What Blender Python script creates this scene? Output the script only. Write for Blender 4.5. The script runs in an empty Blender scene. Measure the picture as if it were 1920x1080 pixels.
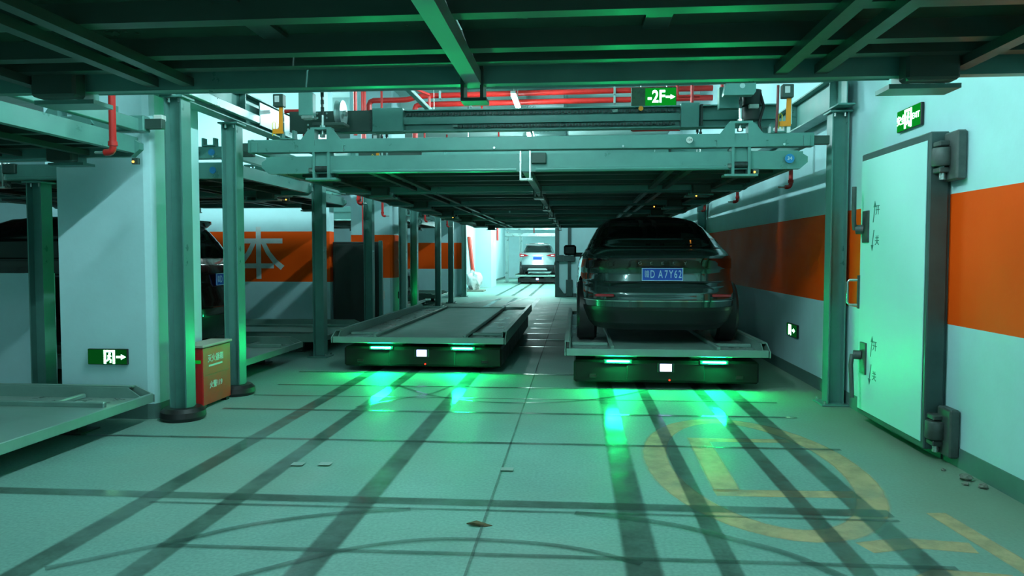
import bpy, bmesh, math, random
import numpy as np
from mathutils import Vector, Matrix

random.seed(7)
R = math.radians
scene = bpy.context.scene
COL = scene.collection

# ------------------------------------------------------------------ camera
cam_d = bpy.data.cameras.new('camera')
cam_d.sensor_width = 36.0
cam_d.lens = 36.0 * 1390.0 / 1920.0
cam_d.clip_start = 0.05
cam_d.clip_end = 200
cam = bpy.data.objects.new('camera', cam_d)
COL.objects.link(cam)
cam.location = (0, 0, 1.4)
cam.rotation_euler = (R(90 - 2.5537), 0, R(4.9275))
scene.camera = cam

# ------------------------------------------------------------------ world, exposure
world = bpy.data.worlds.new('world')
scene.world = world
world.use_nodes = True
world.node_tree.nodes['Background'].inputs[0].default_value = (0.25, 0.5, 0.45, 1)
world.node_tree.nodes['Background'].inputs[1].default_value = 0.02
scene.view_settings.view_transform = 'Standard'
scene.view_settings.look = 'None'
scene.view_settings.exposure = 0.0
scene.view_settings.gamma = 1.0
scene.view_settings.use_curve_mapping = False
scene.cycles.use_denoising = True
scene.cycles.max_bounces = 8
scene.cycles.diffuse_bounces = 2
scene.cycles.sample_clamp_indirect = 4.0

LAMP_COL = (0.66, 0.97, 1.0)
LAMP_STRENGTH = 365.0
GREEN = (0.006, 1.0, 0.25)


# ------------------------------------------------------------------ materials
def lin(c):
    return tuple(((v / 255.0) / 12.92 if v / 255.0 <= 0.04045 else ((v / 255.0 + 0.055) / 1.055) ** 2.4) for v in c)


MATS = {}


def mat(name, col, rough=0.5, metal=0.0, var=0.12, scale=6.0, bump=0.0, rvar=0.08, spec=0.5, coat=0.0, stretch=None):
    """procedural principled material: noise drives colour, roughness and a fine bump"""
    m = bpy.data.materials.new(name)
    m.use_nodes = True
    nt = m.node_tree
    b = nt.nodes['Principled BSDF']
    b.inputs['Metallic'].default_value = metal
    b.inputs['Specular IOR Level'].default_value = spec
    if coat:
        b.inputs['Coat Weight'].default_value = coat
        b.inputs['Coat Roughness'].default_value = 0.04
    tc = nt.nodes.new('ShaderNodeTexCoord')
    mp = nt.nodes.new('ShaderNodeMapping')
    if stretch:
        mp.inputs['Scale'].default_value = stretch
    nt.links.new(tc.outputs['Object'], mp.inputs[0])
    n = nt.nodes.new('ShaderNodeTexNoise')
    n.inputs['Scale'].default_value = scale
    n.inputs['Detail'].default_value = 5
    n.inputs['Roughness'].default_value = 0.62
    nt.links.new(mp.outputs[0], n.inputs['Vector'])
    r = nt.nodes.new('ShaderNodeValToRGB')
    r.color_ramp.elements[0].position = 0.3
    r.color_ramp.elements[1].position = 0.72
    c0 = tuple(max(0, v * (1 - var)) for v in col)
    c1 = tuple(min(1, v * (1 + var)) for v in col)
    r.color_ramp.elements[0].color = (*c0, 1)
    r.color_ramp.elements[1].color = (*c1, 1)
    nt.links.new(n.outputs['Fac'], r.inputs[0])
    nt.links.new(r.outputs[0], b.inputs['Base Color'])
    mr = nt.nodes.new('ShaderNodeMapRange')
    mr.inputs[1].default_value = 0.3
    mr.inputs[2].default_value = 0.7
    mr.inputs[3].default_value = max(0.02, rough - rvar)
    mr.inputs[4].default_value = min(1, rough + rvar)
    nt.links.new(n.outputs['Fac'], mr.inputs[0])
    nt.links.new(mr.outputs[0], b.inputs['Roughness'])
    if bump:
        n2 = nt.nodes.new('ShaderNodeTexNoise')
        n2.inputs['Scale'].default_value = scale * 14
        n2.inputs['Detail'].default_value = 3
        nt.links.new(mp.outputs[0], n2.inputs['Vector'])
        bp = nt.nodes.new('ShaderNodeBump')
        bp.inputs['Strength'].default_value = bump
        bp.inputs['Distance'].default_value = 0.01
        nt.links.new(n2.outputs['Fac'], bp.inputs['Height'])
        nt.links.new(bp.outputs[0], b.inputs['Normal'])
    MATS[name] = m
    return m


def emis(name, col, strength):
    m = bpy.data.materials.new(name)
    m.use_nodes = True
    nt = m.node_tree
    nt.nodes.clear()
    o = nt.nodes.new('ShaderNodeOutputMaterial')
    e = nt.nodes.new('ShaderNodeEmission')
    e.inputs[0].default_value = (*col, 1)
    e.inputs[1].default_value = strength
    nt.links.new(e.outputs[0], o.inputs[0])
    MATS[name] = m
    return m


def worn_mat(name, col, rough, cover, scale, var=0.15):
    """thin layer on the floor: paint or rubber, worn through by noise, soft across its width (UV u)"""
    m = mat(name, col, rough, 0, var, scale)
    nt = m.node_tree
    b = nt.nodes['Principled BSDF']
    out = [n for n in nt.nodes if n.type == 'OUTPUT_MATERIAL'][0]
    tr = nt.nodes.new('ShaderNodeBsdfTransparent')
    mix = nt.nodes.new('ShaderNodeMixShader')
    tc = nt.nodes.new('ShaderNodeTexCoord')
    n = nt.nodes.new('ShaderNodeTexNoise')
    n.inputs['Scale'].default_value = scale * 0.6
    n.inputs['Detail'].default_value = 7
    n.inputs['Roughness'].default_value = 0.7
    nt.links.new(tc.outputs['Object'], n.inputs['Vector'])
    mr = nt.nodes.new('ShaderNodeMapRange')
    mr.inputs[1].default_value = 0.36
    mr.inputs[2].default_value = 0.6
    mr.inputs[3].default_value = cover * 0.55
    mr.inputs[4].default_value = cover
    nt.links.new(n.outputs['Fac'], mr.inputs[0])
    sp = nt.nodes.new('ShaderNodeSeparateXYZ')
    nt.links.new(tc.outputs['UV'], sp.inputs[0])
    a = nt.nodes.new('ShaderNodeMath'); a.operation = 'PINGPONG'; a.inputs[1].default_value = 0.5
    nt.links.new(sp.outputs[0], a.inputs[0])
    e = nt.nodes.new('ShaderNodeMapRange'); e.interpolation_type = 'SMOOTHSTEP'
    e.inputs[1].default_value = 0.0
    e.inputs[2].default_value = 0.16
    nt.links.new(a.outputs[0], e.inputs[0])
    mu = nt.nodes.new('ShaderNodeMath'); mu.operation = 'MULTIPLY'
    nt.links.new(mr.outputs[0], mu.inputs[0])
    nt.links.new(e.outputs[0], mu.inputs[1])
    nt.links.new(mu.outputs[0], mix.inputs[0])
    nt.links.new(tr.outputs[0], mix.inputs[1])
    nt.links.new(b.outputs[0], mix.inputs[2])
    nt.links.new(mix.outputs[0], out.inputs[0])
    return m


def banded_mat(name, white, orange, z0, z1, rough=0.6):
    """painted wall: an orange band between two heights on pale paint"""
    m = mat(name, white, rough, 0, 0.05, 2.5, bump=0.08, spec=0.15)
    nt = m.node_tree
    b = nt.nodes['Principled BSDF']
    ramp = [n for n in nt.nodes if n.type == 'VALTORGB'][0]
    tc = [n for n in nt.nodes if n.type == 'TEX_COORD'][0]
    geo = nt.nodes.new('ShaderNodeNewGeometry')
    sp = nt.nodes.new('ShaderNodeSeparateXYZ')
    nt.links.new(geo.outputs['Position'], sp.inputs[0])
    g = nt.nodes.new('ShaderNodeMath'); g.operation = 'GREATER_THAN'; g.inputs[1].default_value = z0
    l = nt.nodes.new('ShaderNodeMath'); l.operation = 'LESS_THAN'; l.inputs[1].default_value = z1
    mu = nt.nodes.new('ShaderNodeMath'); mu.operation = 'MULTIPLY'
    nt.links.new(sp.outputs[2], g.inputs[0]); nt.links.new(sp.outputs[2], l.inputs[0])
    nt.links.new(g.outputs[0], mu.inputs[0]); nt.links.new(l.outputs[0], mu.inputs[1])
    mx = nt.nodes.new('ShaderNodeMix'); mx.data_type = 'RGBA'
    nt.links.new(mu.outputs[0], mx.inputs[0])
    nt.links.new(ramp.outputs[0], mx.inputs[6])
    mx.inputs[7].default_value = (*orange, 1)
    nt.links.new(mx.outputs[2], b.inputs['Base Color'])
    return m


WHITE = (0.49, 0.80, 0.83)
ORANGE = (1.0, 0.088, 0.002)
BAND0, BAND1 = 0.93, 1.81

mat('white_paint', WHITE, 0.6, var=0.05, scale=2.5, bump=0.08)
banded_mat('banded_wall', WHITE, ORANGE, BAND0, BAND1)
mat('ceiling_paint', (0.52, 0.76, 0.72), 0.8, var=0.06, scale=1.5)
mat('base_paint', (0.09, 0.19, 0.17), 0.6, var=0.15, scale=5)
mat('steel_green', (0.105, 0.285, 0.25), 0.36, metal=0.15, var=0.10, scale=5, rvar=0.1)
mat('steel_dark', (0.042, 0.080, 0.067), 0.42, metal=0.25, var=0.10, scale=4, rvar=0.08)
mat('steel_deck', (0.045, 0.125, 0.075), 0.22, metal=0.3, var=0.10, scale=2.2, rvar=0.07)
mat('galvanised', (0.40, 0.56, 0.55), 0.32, metal=0.7, var=0.18, scale=3, rvar=0.1)
mat('rib_grey', (0.16, 0.27, 0.26), 0.45, metal=0.2, var=0.15, scale=4)
mat('pallet_steel', (0.22, 0.38, 0.33), 0.42, metal=0.25, var=0.12, scale=4, rvar=0.12)
mat('pallet_worn', (0.30, 0.42, 0.385), 0.34, metal=0.4, var=0.14, scale=5, rvar=0.12)
mat('black_plastic', (0.012, 0.013, 0.014), 0.42, var=0.2)
mat('rubber', (0.018, 0.016, 0.017), 0.38, var=0.2)
mat('chain_steel', (0.045, 0.065, 0.06), 0.4, metal=0.6, var=0.4, scale=30)
mat('bright_steel', (0.55, 0.62, 0.60), 0.25, metal=0.9, var=0.15)
mat('red_pipe', (0.50, 0.016, 0.012), 0.35, var=0.15, scale=8)
mat('hook_orange', (0.95, 0.30, 0.01), 0.45, var=0.08)
mat('agv_body', (0.006, 0.0045, 0.0045), 0.5, var=0.2, spec=0.3)
mat('cabinet_dark', (0.030, 0.042, 0.038), 0.55, var=0.15)
mat('box_red', (0.50, 0.008, 0.008), 0.5, var=0.25, scale=5)
mat('box_top', (0.42, 0.42, 0.34), 0.7, var=0.15)
mat('door_white', (0.50, 0.84, 0.86), 0.5, var=0.03, scale=1.2)
mat('door_edge', (0.045, 0.085, 0.082), 0.45, var=0.2)
mat('hinge_steel', (0.075, 0.095, 0.09), 0.5, metal=0.3, var=0.3, scale=12)
mat('sign_green', (0.004, 0.055, 0.018), 0.3, var=0.1)
mat('sticker_white', (0.68, 0.78, 0.74), 0.5)
mat('sticker_pale', (0.30, 0.42, 0.38), 0.5)
mat('sticker_blue', (0.02, 0.25, 0.55), 0.4)
mat('sticker_dark', (0.03, 0.05, 0.05), 0.4)
mat('marking_ink', (0.03, 0.16, 0.15), 0.5)
mat('letter_white', (0.62, 0.72, 0.72), 0.5)
mat('letter_grey', (0.16, 0.20, 0.19), 0.3, metal=0.6)
mat('plate_blue', (0.006, 0.075, 0.52), 0.35, var=0.06)
mat('plate_letters', (0.50, 0.72, 0.92), 0.4)
mat('paint_grey', (0.048, 0.085, 0.082), 0.16, metal=0.55, var=0.04, coat=1.0, rvar=0.02)
mat('paint_silver', (0.55, 0.63, 0.64), 0.22, metal=0.5, var=0.03, coat=0.8, rvar=0.03)
mat('paint_black', (0.018, 0.004, 0.005), 0.14, var=0.05, coat=1.0, rvar=0.02)
mat('paint_white', (0.42, 0.55, 0.54), 0.2, metal=0.2, var=0.03, coat=0.8, rvar=0.03)
mat('paint_wine', (0.055, 0.008, 0.009), 0.15, var=0.05, coat=1.0, rvar=0.02)
mat('car_glass', (0.006, 0.008, 0.008), 0.05, var=0.05, rvar=0.01, spec=0.8)
mat('tail_red', (0.35, 0.012, 0.02), 0.15, var=0.1, coat=0.6)
mat('tail_dark', (0.020, 0.005, 0.006), 0.10, var=0.1, coat=0.8)
mat('tail_clear', (0.75, 0.62, 0.62), 0.12, var=0.1)
mat('chrome', (0.75, 0.80, 0.80), 0.10, metal=1.0, var=0.05)
mat('brown_leaf', (0.10, 0.075, 0.03), 0.7, var=0.4, scale=30)
mat('rubble', (0.20, 0.22, 0.18), 0.85, var=0.3, scale=20, bump=0.4)
mat('plastic_wrap', (0.75, 0.80, 0.78), 0.25, var=0.15, scale=9, bump=0.5)
mat('plank_red', (0.72, 0.045, 0.02), 0.5, var=0.15)
mat('cable_black', (0.012, 0.012, 0.012), 0.5)
mat('cable_red', (0.16, 0.02, 0.025), 0.5)
mat('tag_yellow', (0.85, 0.60, 0.02), 0.5)
mat('lens_clear', (0.6, 0.66, 0.66), 0.1, var=0.1, spec=0.8)
emis('lamp_tube', LAMP_COL, LAMP_STRENGTH)
emis('lamp_tube_corridor', (0.70, 1.0, 0.98), LAMP_STRENGTH * 1.8)
emis('green_led', GREEN, 1100.0)
emis('sign_strip', GREEN, 40.0)
emis('screen_glow', (0.42, 0.56, 1.0), 5.5)
emis('sign_white', (0.30, 1.0, 0.50), 9.0)
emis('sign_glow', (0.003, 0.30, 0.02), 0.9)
emis('sign_dim', (0.002, 0.10, 0.012), 0.6)
emis('red_led', (1.0, 0.03, 0.01), 4.0)
emis('amber_led', (1.0, 0.38, 0.05), 5.0)
worn_mat('track_rubber', (0.075, 0.130, 0.105), 0.17, 0.70, 3.0)
worn_mat('track_faint', (0.055, 0.105, 0.09), 0.2, 0.55, 3.0)
worn_mat('joint_dark', (0.06, 0.11, 0.095), 0.7, 0.6, 3.0)
worn_mat('track_polish', (0.22, 0.36, 0.33), 0.22, 0.55, 4.0)
worn_mat('yellow_paint', (0.78, 0.60, 0.30), 0.45, 0.70, 5.0)
worn_mat('white_line', (0.60, 0.70, 0.66), 0.5, 0.8, 5.0)


def floor_material():
    m = mat('concrete_floor', (0.200, 0.405, 0.345), 0.58, 0, 0.12, 1.3, bump=0.05, rvar=0.08, spec=0.25)
    nt = m.node_tree
    b = nt.nodes['Principled BSDF']
    ramp = [n for n in nt.nodes if n.type == 'VALTORGB'][0]
    tc = [n for n in nt.nodes if n.type == 'TEX_COORD'][0]
    # fine speckle
    n = nt.nodes.new('ShaderNodeTexNoise')
    n.inputs['Scale'].default_value = 55
    n.inputs['Detail'].default_value = 4
    nt.links.new(tc.outputs['Object'], n.inputs['Vector'])
    mr = nt.nodes.new('ShaderNodeMapRange')
    mr.inputs[1].default_value = 0.3; mr.inputs[2].default_value = 0.7
    mr.inputs[3].default_value = 0.86; mr.inputs[4].default_value = 1.14
    nt.links.new(n.outputs['Fac'], mr.inputs[0])
    mx = nt.nodes.new('ShaderNodeMix'); mx.data_type = 'RGBA'; mx.blend_type = 'MULTIPLY'
    mx.inputs[0].default_value = 1.0
    nt.links.new(ramp.outputs[0], mx.inputs[6])
    nt.links.new(mr.outputs[0], mx.inputs[7])
    # warm dust in broad patches
    n2 = nt.nodes.new('ShaderNodeTexNoise')
    n2.inputs['Scale'].default_value = 0.55
    n2.inputs['Detail'].default_value = 6
    nt.links.new(tc.outputs['Object'], n2.inputs['Vector'])
    mr2 = nt.nodes.new('ShaderNodeMapRange')
    mr2.inputs[1].default_value = 0.48; mr2.inputs[2].default_value = 0.68
    mr2.inputs[3].default_value = 0.0; mr2.inputs[4].default_value = 0.5
    nt.links.new(n2.outputs['Fac'], mr2.inputs[0])
    mx2 = nt.nodes.new('ShaderNodeMix'); mx2.data_type = 'RGBA'
    nt.links.new(mr2.outputs[0], mx2.inputs[0])
    nt.links.new(mx.outputs[2], mx2.inputs[6])
    mx2.inputs[7].default_value = (0.26, 0.35, 0.27, 1)
    # drifted brown dust lies along the foot of the right wall
    sp = nt.nodes.new('ShaderNodeSeparateXYZ')
    nt.links.new(tc.outputs['Object'], sp.inputs[0])
    ad = nt.nodes.new('ShaderNodeMath'); ad.operation = 'MULTIPLY_ADD'
    nt.links.new(n2.outputs['Fac'], ad.inputs[0]); ad.inputs[1].default_value = 1.6
    nt.links.new(sp.outputs[0], ad.inputs[2])
    mr3 = nt.nodes.new('ShaderNodeMapRange'); mr3.interpolation_type = 'SMOOTHSTEP'
    mr3.inputs[1].default_value = 2.1; mr3.inputs[2].default_value = 3.3
    mr3.inputs[3].default_value = 0.0; mr3.inputs[4].default_value = 0.62
    nt.links.new(ad.outputs[0], mr3.inputs[0])
    mx3 = nt.nodes.new('ShaderNodeMix'); mx3.data_type = 'RGBA'
    nt.links.new(mr3.outputs[0], mx3.inputs[0])
    nt.links.new(mx2.outputs[2], mx3.inputs[6])
    mx3.inputs[7].default_value = (0.21, 0.27, 0.18, 1)
    nt.links.new(mx3.outputs[2], b.inputs['Base Color'])
    return m


floor_material()


# ------------------------------------------------------------------ mesh builder
class MB:
    def __init__(self):
        self.v = []
        self.f = []
        self.uv = None

    def add(self, vs, fs):
        o = len(self.v)
        self.v += [tuple(p) for p in vs]
        self.f += [tuple(i + o for i in f) for f in fs]
        return self

    def box(self, x0, x1, y0, y1, z0, z1):
        vs = [(x, y, z) for z in (z0, z1) for y in (y0, y1) for x in (x0, x1)]
        fs = [(0, 2, 3, 1), (4, 5, 7, 6), (0, 1, 5, 4), (2, 6, 7, 3), (0, 4, 6, 2), (1, 3, 7, 5)]
        return self.add(vs, fs)

    def bevbox(self, x0, x1, y0, y1, z0, z1, b=0.01):
        """box with chamfered edges"""
        bm = bmesh.new()
        bmesh.ops.create_cube(bm, size=1.0)
        for v in bm.verts:
            v.co = Vector(((x0 + x1) / 2 + v.co.x * (x1 - x0), (y0 + y1) / 2 + v.co.y * (y1 - y0), (z0 + z1) / 2 + v.co.z * (z1 - z0)))
        bmesh.ops.bevel(bm, geom=list(bm.edges), offset=b, segments=1, affect='EDGES')
        bm.verts.index_update()
        self.add([tuple(v.co) for v in bm.verts], [tuple(v.index for v in f.verts) for f in bm.faces])
        bm.free()
        return self

    def prism(self, poly, axis, a0, a1):
        """extrude a 2-D polygon along an axis. axis x: (y,z); y: (x,z); z: (x,y)"""
        n = len(poly)
        def mk(p, a):
            if axis == 'x': return (a, p[0], p[1])
            if axis == 'y': return (p[0], a, p[1])
            return (p[0], p[1], a)
        vs = [mk(p, a0) for p in poly] + [mk(p, a1) for p in poly]
        fs = [tuple(range(n - 1, -1, -1)), tuple(range(n, 2 * n))]
        fs += [(i, (i + 1) % n, (i + 1) % n + n, i + n) for i in range(n)]
        return self.add(vs, fs)

    def cyl(self, p0, p1, r, n=12, r1=None):
        r1 = r if r1 is None else r1
        p0, p1 = Vector(p0), Vector(p1)
        d = (p1 - p0).normalized()
        a = d.orthogonal().normalized()
        b = d.cross(a)
        vs = []
        for p, rr in ((p0, r), (p1, r1)):
            for i in range(n):
                t = 2 * math.pi * i / n
                vs.append(tuple(p + a * (rr * math.cos(t)) + b * (rr * math.sin(t))))
        fs = [(i, (i + 1) % n, (i + 1) % n + n, i + n) for i in range(n)]
        fs += [tuple(range(n - 1, -1, -1)), tuple(range(n, 2 * n))]
        return self.add(vs, fs)

    def tube(self, pts, r, n=8):
        pts = [Vector(p) for p in pts]
        rings = []
        up = None
        for i, p in enumerate(pts):
            d = (pts[min(i + 1, len(pts) - 1)] - pts[max(i - 1, 0)]).normalized()
            a = d.orthogonal().normalized() if up is None else (up - d * up.dot(d)).normalized()
            up = a
            b = d.cross(a)
            rings.append([tuple(p + a * (r * math.cos(2 * math.pi * k / n)) + b * (r * math.sin(2 * math.pi * k / n))) for k in range(n)])
        vs = [q for ring in rings for q in ring]
        fs = []
        for i in range(len(rings) - 1):
            for k in range(n):
                fs.append((i * n + k, i * n + (k + 1) % n, (i + 1) * n + (k + 1) % n, (i + 1) * n + k))
        fs.append(tuple(range(n - 1, -1, -1)))
        fs.append(tuple((len(rings) - 1) * n + k for k in range(n)))
        return self.add(vs, fs)

    def lathe(self, prof, c=(0, 0, 0), n=24, axis='z', close=False):
        vs = []
        for (r, h) in prof:
            for k in range(n):
                t = 2 * math.pi * k / n
                u, w = r * math.cos(t), r * math.sin(t)
                if axis == 'z': p = (c[0] + u, c[1] + w, c[2] + h)
                elif axis == 'x': p = (c[0] + h, c[1] + u, c[2] + w)
                else: p = (c[0] + u, c[1] + h, c[2] + w)
                vs.append(p)
        fs = []
        m = len(prof)
        rng = m if close else m - 1
        for i in range(rng):
            for k in range(n):
                fs.append((i * n + k, i * n + (k + 1) % n, ((i + 1) % m) * n + (k + 1) % n, ((i + 1) % m) * n + k))
        if not close:
            fs.append(tuple(range(n - 1, -1, -1)))
            fs.append(tuple((m - 1) * n + k for k in range(n)))
        return self.add(vs, fs)

    def hbeam(self, p0, p1, h, b, tf=0.012, tw=0.009, side=(0, 0, 1)):
        """H/I section along p0-p1, web height h along 'side', flange width b"""
        p0, p1 = Vector(p0), Vector(p1)
        d = (p1 - p0).normalized()
        s = Vector(side).normalized()
        w = d.cross(s).normalized()
        H, B = h / 2, b / 2
        prof = [(-B, -H), (B, -H), (B, -H + tf), (tw / 2, -H + tf), (tw / 2, H - tf), (B, H - tf), (B, H), (-B, H), (-B, H - tf), (-tw / 2, H - tf), (-tw / 2, -H + tf), (-B, -H + tf)]
        n = len(prof)
        vs = [tuple(p + w * a + s * c) for p in (p0, p1) for a, c in prof]
        fs = [(i, (i + 1) % n, (i + 1) % n + n, i + n) for i in range(n)]
        for o in (0, n):
            fs += [(o + 0, o + 1, o + 2, o + 11), (o + 11, o + 2, o + 3, o + 10), (o + 10, o + 3, o + 4, o + 9), (o + 9, o + 4, o + 5, o + 8), (o + 8, o + 5, o + 6, o + 7)]
        return self.add(vs, fs)

    def ribbon(self, pts, w, z):
        pts = [Vector((p[0], p[1])) for p in pts]
        vs, uv = [], []
        for i, p in enumerate(pts):
            d = (pts[min(i + 1, len(pts) - 1)] - pts[max(i - 1, 0)]).normalized()
            nrm = Vector((-d.y, d.x))
            for s, u in ((-1, 0.0), (1, 1.0)):
                q = p + nrm * (s * w / 2)
                vs.append((q.x, q.y, z)); uv.append((u, i))
        fs = [(2 * i, 2 * i + 2, 2 * i + 3, 2 * i + 1) for i in range(len(pts) - 1)]
        self.add(vs, fs)
        self.uv = (self.uv or []) + uv
        return self

    def build(self, name, material, parent=None, smooth=False, loc=None, fix=True):
        me = bpy.data.meshes.new(name)
        me.from_pydata(self.v, [], self.f)
        if fix:
            bm = bmesh.new(); bm.from_mesh(me)
            bmesh.ops.recalc_face_normals(bm, faces=list(bm.faces))
            bm.to_mesh(me); bm.free()
        if self.uv:
            ul = me.uv_layers.new(name='UVMap')
            for lp in me.loops:
                ul.data[lp.index].uv = self.uv[lp.vertex_index]
        if smooth:
            for p in me.polygons:
                p.use_smooth = True
            try:
                me.set_sharp_from_angle(angle=R(38))
            except Exception:
                pass
        me.materials.append(MATS[material] if isinstance(material, str) else material)
        o = bpy.data.objects.new(name, me)
        COL.objects.link(o)
        if parent is not None:
            o.parent = parent
        if loc is not None:
            o.location = loc
        return o


def thing(name, label, cat, loc=(0, 0, 0), rz=0.0, group=None):
    o = bpy.data.objects.new(name, None)
    o.empty_display_size = 0.1
    COL.objects.link(o)
    o.location = loc
    o.rotation_euler = (0, 0, rz)
    tag(o, label, cat, group)
    return o


def tag(o, label, cat, group=None):
    o['label'] = label
    o['category'] = cat
    if group:
        o['group'] = group
    return o


def struct(o, label=None, cat=None):
    o['kind'] = 'structure'
    if label:
        o['label'] = label
        o['category'] = cat
    return o


def dup(root, loc, rz=None, label=None, group=None):
    def cp(o, parent):
        c = o.copy()
        COL.objects.link(c)
        if parent is not None:
            c.parent = parent
        for ch in o.children:
            cp(ch, c)
        return c
    r = cp(root, None)
    r.location = loc
    if rz is not None:
        r.rotation_euler = (0, 0, rz)
    if label:
        r['label'] = label
    if group:
        r['group'] = group
    return r


def text_mesh(body, size, name, material, parent, loc, rot, extrude=0.002, spacing=1.0, xs=1.0, align='CENTER', bold=0.0):
    cu = bpy.data.curves.new('tmp_text', 'FONT')
    cu.body = body
    cu.size = size
    cu.extrude = extrude
    cu.align_x = align
    cu.align_y = 'CENTER'
    cu.space_character = spacing
    cu.offset = bold
    cu.resolution_u = 3
    t = bpy.data.objects.new('tmp_text', cu)
    COL.objects.link(t)
    dg = bpy.context.evaluated_depsgraph_get()
    dg.update()
    me = bpy.data.meshes.new_from_object(t.evaluated_get(dg))
    bpy.data.objects.remove(t)
    bpy.data.curves.remove(cu)
    me.materials.clear()
    me.materials.append(MATS[material])
    o = bpy.data.objects.new(name, me)
    COL.objects.link(o)
    o.parent = parent
    o.location = loc
    o.rotation_euler = rot
    o.scale = (xs, 1, 1)
    return o


ROT_FRONT = (R(90), 0, 0)          # reads from -Y
ROT_LEFT = (R(90), 0, R(-90))      # on a face looking to -X
ROT_RIGHT = (R(90), 0, R(90))      # on a face looking to +X

# ================================================================== THE SETTING
XW = 2.52         # right wall
YB = 24.75        # end wall with the opening
ZC = 4.75         # ceiling

fl = struct(MB().box(-17, 4.5, -9, 46, -0.2, 0).build('floor', 'concrete_floor'),
            'dusty concrete floor crossed by dark wheel tracks and worn yellow markings', 'floor')
struct(MB().box(-17, 4.5, -9, YB + 0.3, ZC, ZC + 0.2).build('ceiling', 'ceiling_paint'),
       'pale concrete ceiling above the parking lifts', 'ceiling')
struct(MB().box(XW, XW + 0.25, -9, YB, 0.13, ZC).build('wall_right', 'banded_wall'),
       'white painted wall with a broad orange band beside the steel door', 'wall')
struct(MB().box(XW - 0.008, XW + 0.2, -9, YB, 0, 0.13).build('baseboard_right', 'base_paint'),
       'dark painted skirting along the wall with the steel door', 'skirting')
struct(MB().box(-17, XW + 0.25, -9.2, -9, 0, ZC).build('wall_front', 'white_paint'))
struct(MB().box(-17.2, -17, -9, YB, 0, ZC).build('wall_left', 'banded_wall'))
struct(MB().box(-17, -9.5, 17.4, 17.6, 0, ZC).build('wall_left_back', 'banded_wall'),
       'banded wall far behind the white column', 'wall')
# wall carrying the painted character
bw = struct(MB().box(-9.5, -4.28, 12.62, 12.86, 0, ZC).build('wall_left_middle', 'banded_wall'),
            'orange banded wall with a white painted character behind the black car', 'wall')
text_mesh('\u672c', 0.98, 'painted_character', 'letter_white', bw, (-5.56, 12.619, 1.36), ROT_FRONT, 0.0015, bold=0.006)


def column(name, x0, x1, y0, y1, mt, label, ch=0.07):
    poly = [(x0, y0), (x1 - ch, y0), (x1 - ch * 0.3, y0 + ch * 0.3), (x1, y0 + ch), (x1, y1), (x0, y1)]
    c = struct(MB().prism(poly, 'z', 0.13, ZC).build(name, mt), label, 'column')
    b = [(x0 - 0.006, y0 - 0.006), (x1 - ch, y0 - 0.006), (x1 - ch * 0.3 + 0.005, y0 + ch * 0.3 - 0.005), (x1 + 0.006, y0 + ch), (x1 + 0.006, y1), (x0 - 0.006, y1)]
    MB().prism(b, 'z', 0, 0.13).build('baseboard', 'base_paint', c)
    return c


column('wall_column', -4.40, -3.56, 5.98, 6.78, 'white_paint', 'square white column carrying a lit exit sign above a dark skirting')
column('wall_column', -4.6, -3.72, 14.9, 16.0, 'banded_wall', 'orange banded column with a wall socket beside the dark cabinet')
lw = struct(MB().box(-12.0, -5.42, 7.16, 7.30, 0, 1.21).build('wall_low', 'white_paint'), 'low pale wall before the black car, left of the white column', 'wall')
MB().box(-5.62, -5.42, 7.13, 7.16, 0, 1.215).build('end_strip', 'white_paint', lw)
# end wall with the opening and the closed steel gate leaf
ew = struct(MB().box(-17, -3.72, YB, YB + 0.3, 0, ZC).build('wall_back', 'banded_wall'),
            'orange banded end wall left of the bright opening', 'wall')
struct(MB().box(-3.72, -0.68, YB, YB + 0.3, 2.55, ZC).build('wall_back_header', 'white_paint'))
struct(MB().box(-0.68, XW + 0.25, YB, YB + 0.3, 0, ZC).build('wall_back_right', 'white_paint'))
# corridor behind the opening
struct(MB().box(-4.5, -4.3, YB + 0.3, 45, 0, 3.2).build('wall_corridor_left', 'white_paint'))
struct(MB().box(1.0, 1.2, YB + 0.3, 45, 0, 3.2).build('wall_corridor_right', 'white_paint'))
struct(MB().box(-4.5, 1.2, 44.8, 45, 0, 3.2).build('wall_corridor_back', 'white_paint'))
struct(MB().box(-4.5, 1.2, YB + 0.3, 45, 3.2, 3.4).build('ceiling_corridor', 'ceiling_paint'))
pl = struct(MB().box(-4.3, -3.62, 31.6, 33.6, 0, 3.2).build('wall_corridor_pier', 'white_paint'),
            'white pier in the bright corridor beyond the opening', 'pier')
struct(MB().box(-4.31, -4.28, YB + 0.3, 44.8, 0, 0.1).build('baseboard_corridor', 'base_paint'))
for i, y in enumerate((15.6, 21.0)):
    struct(MB().box(-17, XW, y, y + 0.35, ZC - 0.3, ZC).build('ceiling_beam', 'ceiling_paint'), 'shallow pale concrete beam under the ceiling', 'beam')


# ---- floor layers: wheel tracks, paint
def ft(pts, w, z, m='track_rubber', name='wheel_track'):
    return MB().ribbon(pts, w, z).build(name, m, fl, fix=False)


def dens(x0, y0, x1, y1, n=8):
    return [(x0 + (x1 - x0) * i / n, y0 + (y1 - y0) * i / n) for i in range(n + 1)]


def arc_pts(pts, n=6):
    """smooth Catmull-Rom through points"""
    out = []
    P = [Vector(p) for p in pts]
    P = [P[0] * 2 - P[1]] + P + [P[-1] * 2 - P[-2]]
    for i in range(1, len(P) - 2):
        for k in range(n):
            t = k / n
            a, b, c, d = P[i - 1], P[i], P[i + 1], P[i + 2]
            q = 0.5 * ((2 * b) + (c - a) * t + (2 * a - 5 * b + 4 * c - d) * t * t + (3 * b - a - 3 * c + d) * t ** 3)
            out.append((q.x, q.y))
    out.append(tuple(pts[-1]))
    return out


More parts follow.
